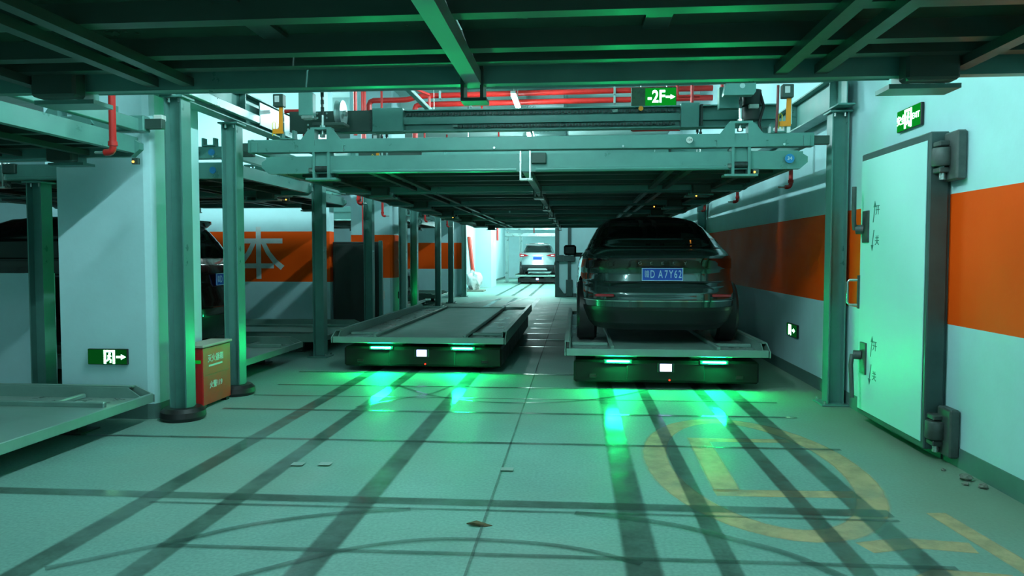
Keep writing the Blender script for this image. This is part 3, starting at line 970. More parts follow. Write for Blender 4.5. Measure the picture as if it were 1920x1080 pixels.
# ------------------------------------------------------------------ pallet carriers
def carrier(label, loc, lit=True, W=1.9, L=4.9):
    t = thing('pallet_carrier', label, 'carrier', loc, 0, 'robot carriers under the pallets')
    h = W / 2
    MB().bevbox(-h, h, 0.0, L, 0.07, 0.30, 0.02).build('body', 'agv_body', t)
    MB().bevbox(-0.40, 0.40, -0.02, 0.02, 0.09, 0.28, 0.012).build('front_panel', 'agv_body', t)
    for x in (-0.50, 0.50):
        MB().bevbox(x - 0.22, x + 0.22, 0.2, L - 0.2, 0.29, 0.352, 0.006).build('lifting_bar', 'steel_dark', t)
    for x in (-0.49, 0.49):
        ho = MB().bevbox(x - 0.15, x + 0.15, -0.035, 0.01, 0.268, 0.315, 0.008).build('light_housing', 'black_plastic', t)
        if lit:
            MB().bevbox(x - 0.115, x + 0.115, -0.052, -0.034, 0.292, 0.304, 0.002).build('light_bar', 'green_led', ho)
    MB().bevbox(-0.085, 0.085, -0.032, -0.015, 0.185, 0.285, 0.004).build('screen_bezel', 'black_plastic', t)
    MB().bevbox(-0.06, 0.06, -0.038, -0.032, 0.197, 0.275, 0.002).build('screen', 'screen_glow', t)
    MB().cyl((0.04, -0.03, 0.105), (0.04, -0.02, 0.105), 0.009, 10).build('status_light', 'red_led', t)
    for x in (-h + 0.14, h - 0.14):
        for y in (0.7, L / 2, L - 0.7):
            MB().lathe([(0.02, -0.05), (0.085, -0.05), (0.09, -0.04), (0.09, 0.04), (0.085, 0.05), (0.02, 0.05)], (x, y, 0.09), 18, axis='x', close=True).build('wheel', 'rubber', t, smooth=True)
    for x in (-0.75, 0.75):
        MB().bevbox(x - 0.04, x + 0.04, -0.02, 0.0, 0.12, 0.16, 0.004).build('scanner', 'tail_dark', t)
    return t


carrier('low dark carrier with green light bars under the empty pallet', (-1.82, 8.66, 0.0))
carrier('low dark carrier with green light bars under the dark grey car', (0.93, 7.76, 0.0))
carrier('low dark carrier with a blue screen under the silver car', (-1.85, 35.7, 0.0), lit=False)


# ================================================================== CARS
def car(name, label, loc, rz, spec):
    """local: X across, +Y forward (rear at y=0), z=0 at tyre contact"""
    t = thing(name, label, 'car', loc, rz)
    Lc, Wc = spec['L'], spec['W']
    prof = np.array(spec['prof'], float)      # z, rear y, front inset, half-width factor
    zl = sorted(set(list(np.round(np.arange(prof[0, 0], prof[-1, 0], 0.025), 4)) + [float(v) for v in prof[:, 0]] + spec.get('extra', [])))
    yr = np.interp(zl, prof[:, 0], prof[:, 1])
    yf = Lc - np.interp(zl, prof[:, 0], prof[:, 2])
    hw = np.interp(zl, prof[:, 0], prof[:, 3]) * Wc / 2

    def sm(a):
        b = a.copy()
        for _ in range(1):
            b[1:-1] = (a[:-2] + 2 * a[1:-1] + a[2:]) / 4
        return b
    yr, yf, hw = sm(yr), sm(yf), sm(hw)
    n = 88
    ex = spec.get('ex', 4.2)
    grid = []
    for k, zz in enumerate(zl):
        c, hl = (yr[k] + yf[k]) / 2, (yf[k] - yr[k]) / 2
        ring = []
        for i in range(n):
            a = 2 * math.pi * i / n
            # even spacing on the superellipse by blending angle
            ca, sa = math.cos(a), math.sin(a)
            r = (abs(ca) ** ex + abs(sa) ** ex) ** (-1 / ex)
            px_, py_ = r * ca, r * sa
            ring.append(Vector((hw[k] * px_, c + hl * py_, zz)))
        grid.append(ring)
    vs = [tuple(p) for ring in grid for p in ring]
    K = len(zl)
    fs = [(k * n + i, k * n + (i + 1) % n, (k + 1) * n + (i + 1) % n, (k + 1) * n + i) for k in range(K - 1) for i in range(n)]
    body = MB()
    body.v = vs[:]
    body.f = fs + [tuple(range(n - 1, -1, -1)), tuple((K - 1) * n + i for i in range(n))]
    bo = body.build('body', spec['paint'], None, smooth=False)
    # wheel wells
    wr = spec['wr']
    cut = MB()
    for wy in spec['wy']:
        for s in (-1, 1):
            xa, xb = sorted((s * (Wc / 2 - 0.30), s * (Wc / 2 + 0.3)))
            cut.cyl((xa, wy, wr), (xb, wy, wr), wr + 0.055, 28)
    co = cut.build('tmp_cut', 'black_plastic')
    md = bo.modifiers.new('wells', 'BOOLEAN')
    md.object = co
    md.operation = 'DIFFERENCE'
    md.solver = 'EXACT'
    dg = bpy.context.evaluated_depsgraph_get(); dg.update()
    me = bpy.data.meshes.new_from_object(bo.evaluated_get(dg))
    bo.modifiers.clear()
    old = bo.data
    bo.data = me
    bpy.data.meshes.remove(old)
    bpy.data.objects.remove(co)
    me.materials.clear(); me.materials.append(MATS[spec['paint']])
    for p in me.polygons:
        p.use_smooth = True
    me.set_sharp_from_angle(angle=R(32))
    bo.parent = t

    def panel(pname, material, test, off=0.005, parent=None, smooth=True):
        m = MB()
        idx = {}
        def vid(k, i):
            i %= n
            if (k, i) not in idx:
                p = grid[k][i]
                tg_ = grid[k][(i + 1) % n] - grid[k][(i - 1) % n]
                nr = Vector((tg_.y, -tg_.x, 0))
                up_ = grid[min(k + 1, K - 1)][i] - grid[max(k - 1, 0)][i]
                nn = tg_.cross(up_)
                nn = nn.normalized() if nn.length > 1e-9 else nr.normalized()
                idx[(k, i)] = len(m.v)
                m.v.append(tuple(p + nn * off))
            return idx[(k, i)]
        for k in range(K - 1):
            zm = (zl[k] + zl[k + 1]) / 2
            for i in range(n):
                cen = (grid[k][i] + grid[k][(i + 1) % n] + grid[k + 1][i] + grid[k + 1][(i + 1) % n]) / 4
                a = grid[k][(i + 1) % n] - grid[k][i]
                nx, ny = a.y, -a.x
                ln = math.hypot(nx, ny) or 1
                if test(cen.x, cen.y, zm, nx / ln, ny / ln, hw[k]):
                    m.f.append((vid(k, i), vid(k, i + 1), vid(k + 1, i + 1), vid(k + 1, i)))
        if not m.f:
            return None
        return m.build(pname, material, parent or t, smooth=smooth)

    for (pname, material, test, off) in spec['panels']:
        panel(pname, material, test, off)
    # wheels
    for wy in spec['wy']:
        for s in (-1, 1):
            c = (s * (Wc / 2 - 0.125), wy, wr)
            w = MB().lathe([(wr * 0.62, -0.11), (wr * 0.93, -0.115), (wr, -0.085), (wr, 0.085), (wr * 0.93, 0.115), (wr * 0.62, 0.11)], c, 32, axis='x', close=True).build('tyre', 'rubber', t, smooth=True)
            m = MB()
            m.lathe([(wr * 0.56, s * 0.06), (wr * 0.62, s * 0.10), (wr * 0.62, -s * 0.10), (wr * 0.56, -s * 0.08)], c, 32, axis='x', close=True)
            m.cyl((c[0] + s * 0.02, wy, wr), (c[0] + s * 0.08, wy, wr), wr * 0.16, 14)
            for k in range(5):
                a = 2 * math.pi * k / 5
                for da in (-0.14, 0.14):
                    p = (c[0] + s * 0.06, wy + wr * 0.12 * math.cos(a), wr + wr * 0.12 * math.sin(a))
                    q = (c[0] + s * 0.075, wy + wr * 0.60 * math.cos(a + da), wr + wr * 0.60 * math.sin(a + da))
                    m.cyl(p, q, 0.022, 6)
            m.cyl((c[0] - s * 0.03, wy, wr), (c[0] - s * 0.02, wy, wr), wr * 0.55, 20)
            m.build('rim', 'bright_steel', w, smooth=True)
    # mirrors
    my, mz = spec['mirror']
    for s in (-1, 1):
        xh = s * np.interp(mz, zl, hw)
        m = MB().bevbox(min(xh + s * 0.06, xh + s * 0.24), max(xh + s * 0.06, xh + s * 0.24), my - 0.02, my + 0.11, mz, mz + 0.15, 0.025)
        mo = m.build('mirror', spec.get('mirror_mat', spec['paint']), t)
        MB().bevbox(min(xh - s * 0.05, xh + s * 0.10), max(xh - s * 0.05, xh + s * 0.10), my + 0.03, my + 0.08, mz - 0.02, mz + 0.04, 0.01).build('mirror_arm', 'black_plastic', mo)
    # plate
    if 'plate' in spec:
        py_, pz_, chars = spec['plate']
        back = spec.get('plate_end', 'rear') == 'rear'
        s = 1 if back else -1
        pb = MB().bevbox(-0.22, 0.22, py_ - 0.006, py_ + 0.006, pz_ - 0.07, pz_ + 0.07, 0.003).build('number_plate', 'plate_blue', t)
        fr_ = MB()
        yy = py_ - s * 0.008
        for (a, b, c_, d) in ((-0.22, 0.22, 0.063, 0.07), (-0.22, 0.22, -0.07, -0.063), (-0.22, -0.213, -0.063, 0.063), (0.213, 0.22, -0.063, 0.063)):
            fr_.box(a, b, yy - 0.002, yy + 0.002, pz_ + c_, pz_ + d)
        fr_.build('plate_border', 'plate_letters', pb)
        rot = ROT_FRONT if back else (R(90), 0, R(180))
        if chars:
            text_mesh(chars[0], 0.085, 'plate_character', 'plate_letters', pb, (-s * 0.165, py_ - s * 0.0075, pz_ - 0.002), rot, 0.001, xs=0.62)
            xs_ = [-0.105, -0.02, 0.04, 0.092, 0.142, 0.188]
            for ch_, xx in zip(chars[1:], xs_):
                text_mesh(ch_, 0.118, 'plate_character', 'plate_letters', pb, (s * xx, py_ - s * 0.0075, pz_ - 0.002), rot, 0.001, xs=0.60, bold=0.001)
    return t


def rear(lo, hi, xm=1.0):
    return lambda x, y, z, nx, ny, h: lo <= z <= hi and ny < -0.35 and abs(x) <= xm * h


def side(lo, hi, y0, y1):
    return lambda x, y, z, nx, ny, h: lo <= z <= hi and abs(nx) > 0.75 and y0 <= y <= y1


def front(lo, hi, xm=1.0):
    return lambda x, y, z, nx, ny, h: lo <= z <= hi and ny > 0.35 and abs(x) <= xm * h


def around(lo, hi):
    return lambda x, y, z, nx, ny, h: lo <= z <= hi


# dark grey coupe-like crossover, tail towards the camera
L1 = 4.6
spec_grey = dict(L=L1, W=1.85, paint='paint_grey', ex=4.4, wr=0.35, wy=(0.88, 3.62), mirror=(2.78, 1.0), mirror_mat='black_plastic',
                 prof=[(0.19, 0.16, 0.12, 0.86), (0.26, 0.08, 0.06, 0.93), (0.40, 0.02, 0.0, 0.985), (0.52, 0.0, 0.0, 1.0), (0.60, 0.01, 0.01, 1.0), (0.66, 0.06, 0.03, 0.99), (0.72, 0.11, 0.05, 0.985),
                       (0.80, 0.13, 0.10, 0.98), (0.86, 0.11, 0.30, 0.975), (0.96, 0.08, 0.80, 0.955), (1.0, 0.10, 1.05, 0.94), (1.04, 0.16, 1.22, 0.90), (1.08, 0.30, 1.30, 0.865), (1.2, 0.62, 1.50, 0.80),
                       (1.35, 1.10, 1.82, 0.70), (1.44, 1.50, 2.05, 0.62), (1.49, 1.85, 2.3, 0.50), (1.515, 2.15, 2.5, 0.30)],
                 extra=[0.505, 0.515, 0.535, 0.855, 0.97],
                 panels=[('lower_cladding', 'black_plastic', around(0.15, 0.43), 0.006),
                         ('tail_light_bar', 'tail_dark', lambda x, y, z, nx, ny, h: 0.85 <= z <= 0.965 and y < 0.55 and (ny < -0.2 or abs(nx) > 0.5), 0.007),
                         ('rear_window', 'car_glass', rear(1.075, 1.44, 0.93), 0.005),
                         ('windscreen', 'car_glass', front(1.09, 1.42, 0.92), 0.005),
                         ('side_window', 'car_glass', side(1.07, 1.38, 0.9, 3.25), 0.004),
                         ('bumper_trim', 'chrome', lambda x, y, z, nx, ny, h: 0.505 <= z <= 0.517 and ny < -0.15, 0.008),
                         ('roof_panel', 'black_plastic', around(1.47, 1.52), 0.003)],
                 plate=(0.085, 0.795, '\u8d63DA7Y62'))
c1 = car('car', 'dark grey coupe-backed car with a blue number plate on the lifted pallet', (0.93, 8.03, 0.395), 0.0, spec_grey)
for k, ch_ in enumerate('GEELY'):
    text_mesh(ch_, 0.045, 'tailgate_letter', 'letter_grey', c1, (-0.24 + 0.12 * k, 0.075, 0.915), ROT_FRONT, 0.002, xs=1.3)
MB().bevbox(-0.62, 0.62, 0.075, 0.10, 0.705, 0.715, 0.003).build('tailgate_seam', 'black_plastic', c1)
for s in (-1, 1):
    MB().bevbox(s * 0.62 - 0.10, s * 0.62 + 0.10, 0.012, 0.04, 0.555, 0.585, 0.006).build('reflector', 'tail_red', c1)

# silver crossover in the corridor
spec_silver = dict(L=4.38, W=1.81, paint='paint_silver', ex=4.0, wr=0.34, wy=(0.85, 3.5), mirror=(2.7, 1.02),
                   prof=[(0.20, 0.12, 0.12, 0.88), (0.30, 0.04, 0.05, 0.95), (0.42, 0.0, 0.0, 0.99), (0.52, 0.0, 0.0, 1.0), (0.62, 0.05, 0.03, 0.99), (0.75, 0.11, 0.06, 0.985), (0.88, 0.13, 0.2, 0.98),
                         (0.98, 0.13, 0.7, 0.96), (1.05, 0.17, 1.05, 0.92), (1.12, 0.22, 1.2, 0.88), (1.3, 0.34, 1.55, 0.79), (1.46, 0.48, 1.85, 0.70), (1.54, 0.52, 2.0, 0.62), (1.58, 0.75, 2.2, 0.45), (1.595, 1.2, 2.4, 0.25)],
                   panels=[('lower_cladding', 'black_plastic', around(0.15, 0.53), 0.006),
                           ('rear_window', 'car_glass', rear(1.12, 1.45, 0.90), 0.005),
                           ('windscreen', 'car_glass', front(1.14, 1.48, 0.92), 0.005),
                           ('side_window', 'car_glass', side(1.10, 1.46, 0.5, 3.2), 0.004),
                           ('roof_panel', 'black_plastic', around(1.55, 1.6), 0.003)],
                   plate=(0.085, 0.84, ''))
c2 = car('car', 'silver crossover car with red tail lights in the bright corridor', (-1.87, 36.0, 0.395), 0.0, spec_silver)
for s in (-1, 1):
    tl = MB().prism([(s * 0.42, 0.96), (s * 0.86, 0.90), (s * 0.87, 1.06), (s * 0.60, 1.04)], 'y', 0.07, 0.20).build('tail_light', 'tail_red', c2)
    MB().bevbox(min(s * 0.66, s * 0.82), max(s * 0.66, s * 0.82), 0.06, 0.08, 0.955, 1.005, 0.006).build('reversing_lens', 'tail_clear', tl)
MB().prism([(-0.50, 0.26), (0.50, 0.26), (0.42, 0.36), (-0.42, 0.36)], 'y', -0.015, 0.05).build('skid_plate', 'paint_silver', c2)
MB().bevbox(-0.60, 0.60, 0.44, 0.62, 1.50, 1.535, 0.012).build('roof_spoiler', 'paint_silver', c2)

# black SUV in the side bay, tail towards the lane (+X)
spec_black = dict(L=4.55, W=1.86, paint='paint_black', ex=4.2, wr=0.36, wy=(0.9, 3.6), mirror=(2.75, 1.05),
                  prof=[(0.22, 0.16, 0.12, 0.86), (0.32, 0.05, 0.05, 0.95), (0.48, 0.0, 0.0, 0.99), (0.60, 0.0, 0.0, 1.0), (0.72, 0.04, 0.03, 0.99), (0.85, 0.08, 0.1, 0.985), (0.98, 0.10, 0.5, 0.97), (1.08, 0.13, 1.0, 0.93),
                        (1.15, 0.17, 1.15, 0.89), (1.35, 0.32, 1.5, 0.80), (1.52, 0.46, 1.85, 0.71), (1.57, 0.34, 2.0, 0.66), (1.60, 0.36, 2.1, 0.60), (1.63, 0.8, 2.3, 0.4), (1.64, 1.2, 2.4, 0.2)],
                  panels=[('rear_window', 'car_glass', rear(1.14, 1.48, 0.92), 0.005), ('side_window', 'car_glass', side(1.12, 1.5, 0.5, 3.3), 0.004),
                          ('tail_light', 'tail_dark', lambda x, y, z, nx, ny, h: 0.93 <= z <= 1.06 and ny < -0.2 and abs(x) > 0.45 * h, 0.007),
                          ('lower_cladding', 'black_plastic', around(0.15, 0.5), 0.006), ('windscreen', 'car_glass', front(1.16, 1.5, 0.92), 0.005)],
                  plate=(0.055, 0.90, '\u8d63D8K206'))
car('car', 'black wine-tinted car with a blue number plate parked behind the white column', (-4.12, 8.52, 0.215), R(90), spec_black)

# pale car parked nose towards the lane in a far side bay
spec_pale = dict(L=4.4, W=1.80, paint='paint_white', ex=3.6, wr=0.33, wy=(0.8, 3.5), mirror=(2.75, 1.0), mirror_mat='black_plastic',
                 prof=[(0.2, 0.12, 0.14, 0.86), (0.3, 0.04, 0.05, 0.94), (0.42, 0.0, 0.0, 0.985), (0.55, 0.0, 0.0, 1.0), (0.68, 0.03, 0.03, 0.99), (0.8, 0.06, 0.12, 0.985), (0.9, 0.08, 0.45, 0.97), (0.98, 0.10, 0.95, 0.94),
                       (1.05, 0.15, 1.15, 0.9), (1.25, 0.4, 1.5, 0.79), (1.4, 0.65, 1.85, 0.68), (1.46, 0.9, 2.05, 0.55), (1.48, 1.3, 2.3, 0.3)],
                 panels=[('windscreen', 'car_glass', front(1.04, 1.38, 0.92), 0.005), ('rear_window', 'car_glass', rear(1.06, 1.36, 0.9), 0.005), ('side_window', 'car_glass', side(1.03, 1.38, 0.6, 3.1), 0.004),
                         ('headlight', 'lens_clear', lambda x, y, z, nx, ny, h: 0.62 <= z <= 0.78 and ny > 0.25 and abs(x) > 0.55 * h, 0.008),
                         ('grille', 'black_plastic', lambda x, y, z, nx, ny, h: 0.40 <= z <= 0.68 and ny > 0.5 and abs(x) < 0.5 * h, 0.007),
                         ('lower_intake', 'black_plastic', around(0.15, 0.32), 0.006),
                         ('bumper_trim', 'chrome', lambda x, y, z, nx, ny, h: 0.36 <= z <= 0.40 and ny > 0.3, 0.008)])
car('car', 'pale car parked nose-out between the far steel posts', (-8.35, 18.0, 0.215), R(-90), spec_pale)
# ================================================================== SIGNS


def sign_panel(name, label, loc, rz, w, h, group='green exit signs', hang=False, glow='sign_glow'):
    """faces local -Y; origin at its back, centre"""
    t = thing(name, label, 'sign', loc, rz, group)
    MB().bevbox(-w / 2, w / 2, -0.025, 0.0, -h / 2, h / 2, 0.004).build('case', 'black_plastic', t)
    return t


def running_man(t, x, y, z, h):
    """white lit doorway with a running figure cut out as dark strokes"""
    w = h * 0.86
    m = MB()
    m.box(x - w / 2, x - w * 0.30, y - 0.003, y, z - h / 2, z + h / 2)
    m.box(x + w * 0.30, x + w / 2, y - 0.003, y, z - h / 2, z + h / 2)
    m.box(x - w * 0.30, x + w * 0.30, y - 0.003, y, z + h * 0.36, z + h / 2)
    m.build('doorway_symbol', 'sign_white', t)
    f = MB()
    f.cyl((x + w * 0.03, y - 0.003, z + h * 0.24), (x + w * 0.03, y, z + h * 0.24), h * 0.085, 14)
    def limb(p, q, r):
        d = Vector((q[0] - p[0], q[1] - p[1])).normalized()
        nn = Vector((-d.y, d.x)) * r
        f.prism([(x + w * p[0] + nn.x * h, z + h * p[1] + nn.y * h), (x + w * q[0] + nn.x * h, z + h * q[1] + nn.y * h), (x + w * q[0] - nn.x * h, z + h * q[1] - nn.y * h), (x + w * p[0] - nn.x * h, z + h * p[1] - nn.y * h)], 'y', y - 0.003, y)
    limb((0.0, 0.15), (-0.06, -0.12), 0.075)
    limb((-0.06, -0.10), (0.14, -0.22), 0.05)
    limb((0.13, -0.20), (0.10, -0.44), 0.05)
    limb((-0.06, -0.10), (-0.16, -0.28), 0.05)
    limb((-0.15, -0.26), (-0.28, -0.30), 0.045)
    limb((0.0, 0.12), (0.16, 0.02), 0.04)
    limb((0.0, 0.12), (-0.16, 0.06), 0.04)
    f.build('running_figure', 'sign_white', t)


def arrow(t, x, y, z, L, flip=1):
    p = [(-L / 2, -L * 0.10), (0.0, -L * 0.10), (0.0, -L * 0.26), (L / 2, 0), (0.0, L * 0.26), (0.0, L * 0.10), (-L / 2, L * 0.10)]
    MB().prism([(x + flip * a, z + b) for a, b in p], 'y', y - 0.003, y).build('arrow_symbol', 'sign_white', t)


# on the white column
t = sign_panel('exit_sign', 'lit green exit sign with running figure and arrow on the white column', (-3.965, 5.975, 0.535), 0, 0.355, 0.135)
MB().box(-0.172, 0.172, -0.027, -0.025, -0.062, 0.062).build('face', 'sign_dim', t)
running_man(t, 0.02, -0.0275, 0.0, 0.115)
arrow(t, 0.125, -0.0275, 0.0, 0.085)
# low on the banded wall
t = sign_panel('exit_sign', 'small lit green exit sign low on the banded wall near the pallet', (XW - 0.002, 8.81, 0.53), R(-90), 0.40, 0.145)
MB().box(-0.195, 0.195, -0.027, -0.025, -0.068, 0.068).build('face', 'sign_dim', t)
running_man(t, -0.06, -0.0275, 0.0, 0.12)
arrow(t, 0.09, -0.0275, 0.0, 0.10)
# above the steel door
t = sign_panel('exit_sign', 'lit green exit sign with lettering above the steel door', (XW - 0.002, 5.875, 2.43), R(-90), 0.40, 0.165)
MB().box(-0.195, 0.195, -0.027, -0.025, -0.078, 0.078).build('face', 'sign_glow', t)
running_man(t, 0.0, -0.0275, 0.0, 0.14)
text_mesh('\u5b89\u5168', 0.075, 'sign_lettering', 'sign_white', t, (-0.125, -0.0265, 0.0), ROT_FRONT, 0.001, bold=0.002)
text_mesh('EXIT', 0.06, 'sign_lettering', 'sign_white', t, (0.125, -0.0265, 0.0), ROT_FRONT, 0.001, bold=0.001)
# hanging level sign
t = sign_panel('level_sign', 'hanging lit green level sign reading -2F with an arrow', (0.91, 9.0, 3.265), 0, 0.53, 0.235)
MB().box(-0.262, 0.262, -0.027, -0.025, -0.114, 0.114).build('face', 'sign_green', t)
MB().box(-0.10, 0.258, -0.0285, -0.027, -0.105, 0.105).build('lit_panel', 'sign_glow', t)
text_mesh('-2F', 0.20, 'sign_lettering', 'sign_white', t, (0.03, -0.0295, 0.0), ROT_FRONT, 0.001, xs=0.80, bold=0.004)
arrow(t, 0.195, -0.029, 0.0, 0.11)
for x in (-0.15, 0.15):
    MB().cyl((x, -0.012, 0.117), (x, -0.012, ZC - 3.265), 0.006, 6).build('hanger_rod', 'bright_steel', t)
# glowing sign edge-on on the far column
t = sign_panel('exit_sign', 'glowing green exit sign seen edge-on on the orange banded column', (-3.718, 15.45, 0.56), R(90), 0.36, 0.14)
MB().box(-0.175, 0.175, -0.027, -0.025, -0.065, 0.065).build('face', 'sign_strip', t)
# wall socket
t = thing('wall_socket', 'white wall socket on the orange banded column', 'socket', (-3.96, 14.895, 0.58))
MB().bevbox(-0.06, 0.06, -0.012, 0.0, -0.09, 0.09, 0.004).build('plate', 'sticker_white', t)
MB().bevbox(-0.03, 0.03, -0.02, -0.012, -0.045, 0.045, 0.004).build('insert', 'cabinet_dark', t)

# ================================================================== STEEL DOOR ON THE RIGHT WALL
d = thing('door_1', 'heavy white steel door with dark edges and big hinges on the banded wall', 'door', (2.40, 5.85, 0.0))
d['kind'] = 'structure'
MB().bevbox(-0.025, 0.10, -0.60, 0.60, 0.07, 2.23, 0.008).build('leaf', 'door_edge', d)
MB().bevbox(-0.032, -0.024, -0.565, 0.585, 0.115, 2.175, 0.003).build('leaf_face', 'door_white', d)
MB().box(0.10, 0.12, -0.58, 0.58, 0.0, 2.21).build('door_frame', 'door_edge', d)
for zc_, sgn in ((2.05, 1), (0.22, -1)):
    hb = MB()
    hb.bevbox(0.05, 0.115, -0.80, -0.62, zc_ - 0.16, zc_ + 0.16, 0.01)
    hb.bevbox(-0.01, 0.09, -0.70, -0.60, zc_ + 0.07, zc_ + 0.105, 0.006)
    hb.bevbox(-0.01, 0.09, -0.70, -0.60, zc_ - 0.105, zc_ - 0.07, 0.006)
    hg = hb.build('hinge', 'hinge_steel', d)
    MB().lathe([(0.062, -0.06), (0.068, -0.05), (0.068, 0.05), (0.062, 0.06), (0.03, 0.065)], (0.03, -0.655, zc_), 20).build('hinge_barrel', 'hinge_steel', hg, smooth=True)
    MB().cyl((0.03, -0.655, zc_ - 0.15), (0.03, -0.655, zc_ - 0.06), 0.022, 10).build('hinge_pin', 'bright_steel', hg, smooth=True)
for zc_, up_ in ((1.63, 1), (0.55, -1)):
    lk = MB().bevbox(-0.045, -0.03, 0.40, 0.52, zc_ - 0.13, zc_ + 0.13, 0.003).build('lock_plate', 'hinge_steel', d)
    MB().cyl((-0.09, 0.53, zc_ - 0.02 * up_), (-0.035, 0.50, zc_ - 0.02 * up_), 0.038, 14).build('lock_spindle', 'hinge_steel', lk, smooth=True)
    MB().tube([(-0.10, 0.53, zc_ - 0.02 * up_), (-0.12, 0.50, zc_ + 0.06 * up_), (-0.12, 0.46 if up_ < 0 else 0.50, zc_ + 0.33 * up_)], 0.018, 10).build('lever', 'hinge_steel', lk, smooth=True)
    for s in (-1, 1):
        ya, yb = (0.33, 0.30) if s > 0 else (0.31, 0.34)
        za, zb = zc_ + s * 0.03, zc_ + s * 0.15
        MB().prism([(ya, za), (yb, zb), (yb - 0.012, zb), (ya - 0.012, za)], 'x', -0.0335, -0.032).build('painted_arrow', 'marking_ink', d)
        MB().prism([(yb - 0.03, zb), (yb + 0.02, zb), (yb - 0.006, zb + s * 0.05)], 'x', -0.0335, -0.032).build('painted_arrow_head', 'marking_ink', d)
    text_mesh('\u5f00', 0.085, 'painted_word', 'marking_ink', d, (-0.0335, 0.24, zc_ + 0.12), ROT_LEFT, 0.0008)
    text_mesh('\u5173', 0.085, 'painted_word', 'marking_ink', d, (-0.0335, 0.24, zc_ - 0.12), ROT_LEFT, 0.0008)
MB().tube([(-0.03, 0.60, 1.19), (-0.10, 0.62, 1.19), (-0.115, 0.62, 1.17), (-0.115, 0.62, 1.00), (-0.10, 0.62, 0.98), (-0.03, 0.60, 0.98)], 0.011, 8).build('pull_handle', 'bright_steel', d, smooth=True)
MB().bevbox(-0.045, -0.028, 0.575, 0.605, 0.95, 1.23, 0.003).build('handle_plate', 'hinge_steel', d)
# small bolt end in the orange band
tag(MB().cyl((XW - 0.02, 4.30, 1.02), (XW, 4.30, 1.02), 0.016, 12).build('wall_bolt', 'bright_steel'), 'pale bolt end sticking out of the orange band', 'bolt')

# closed gate leaf at the far end
d = thing('door_2', 'pale steel gate leaf with a dark locking rod right of the opening', 'gate', (0.4, YB - 0.03, 0))
d['kind'] = 'structure'
MB().bevbox(-1.0, 1.6, -0.05, 0.02, 0.12, 2.50, 0.01).build('leaf', 'white_paint', d)
MB().box(-1.09, -0.96, -0.12, 0.02, 0.0, 2.55).build('jamb', 'door_edge', d)
for x in (-0.62,):
    MB().box(x - 0.05, x + 0.05, -0.13, -0.05, 0.05, 2.45).build('locking_rod', 'door_edge', d)
    for z_, hh, ww in ((0.3, 0.28, 0.11), (1.28, 0.10, 0.19), (2.40, 0.06, 0.14)):
        MB().bevbox(x - ww, x + ww, -0.16, -0.06, z_ - hh, z_ + hh, 0.01).build('lock_case', 'door_edge', d)
MB().bevbox(-1.05, -0.80, -0.17, -0.05, 1.18, 1.40, 0.01).build('lock_case', 'door_edge', d)
MB().prism([(-1.0, 0.0), (-0.7, 0.0), (-1.0, 0.40)], 'y', -0.16, -0.08).build('foot_brace', 'door_edge', d)
MB().box(-1.0, 1.6, -0.10, 0.0, 0.0, 0.12).build('threshold', 'door_edge', d)

# ================================================================== SMALLER THINGS
# extinguisher box
t = thing('extinguisher_box', 'red fire extinguisher box with white lettering between the two rubber-footed posts', 'box', (-3.45, 6.655, 0))
MB().bevbox(-0.09, 0.10, -0.27, 0.27, 0.03, 0.56, 0.008).build('body', 'box_red', t)
MB().bevbox(-0.105, 0.115, -0.285, 0.285, 0.56, 0.585, 0.006).build('lid', 'box_top', t)
MB().box(0.10, 0.103, -0.24, 0.24, 0.30, 0.302).build('door_seam', 'black_plastic', t)
for s in (-1, 1):
    MB().box(-0.08, 0.09, s * 0.22 - 0.03, s * 0.22 + 0.03, 0.0, 0.03).build('foot', 'black_plastic', t)
text_mesh('\u706d\u706b\u5668\u7bb1', 0.075, 'box_lettering', 'letter_white', t, (0.1015, -0.03, 0.445), ROT_RIGHT, 0.001, bold=0.001)
MB().box(0.10, 0.1015, -0.16, 0.10, 0.375, 0.392).build('white_line', 'letter_white', t)
text_mesh('\u706b\u8b66119', 0.07, 'box_lettering', 'letter_white', t, (0.1015, -0.03, 0.20), ROT_RIGHT, 0.001, bold=0.001)
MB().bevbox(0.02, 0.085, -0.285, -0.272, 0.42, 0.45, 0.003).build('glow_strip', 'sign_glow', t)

# dark cabinet
t = thing('control_cabinet', 'tall dark grey cabinet standing beyond the painted wall', 'cabinet', (-3.83, 12.75, 0))
MB().bevbox(-0.42, 0.40, -0.05, 0.25, 0.05, 1.63, 0.01).build('body', 'cabinet_dark', t)
MB().box(-0.40, 0.38, -0.03, 0.23, 0.0, 0.05).build('plinth', 'black_plastic', t)
MB().bevbox(0.40, 0.46, -0.06, 0.0, 0.05, 1.65, 0.006).build('corner_post', 'steel_green', t)
MB().bevbox(-0.38, 0.36, -0.062, -0.05, 0.12, 1.58, 0.004).build('door', 'cabinet_dark', t)

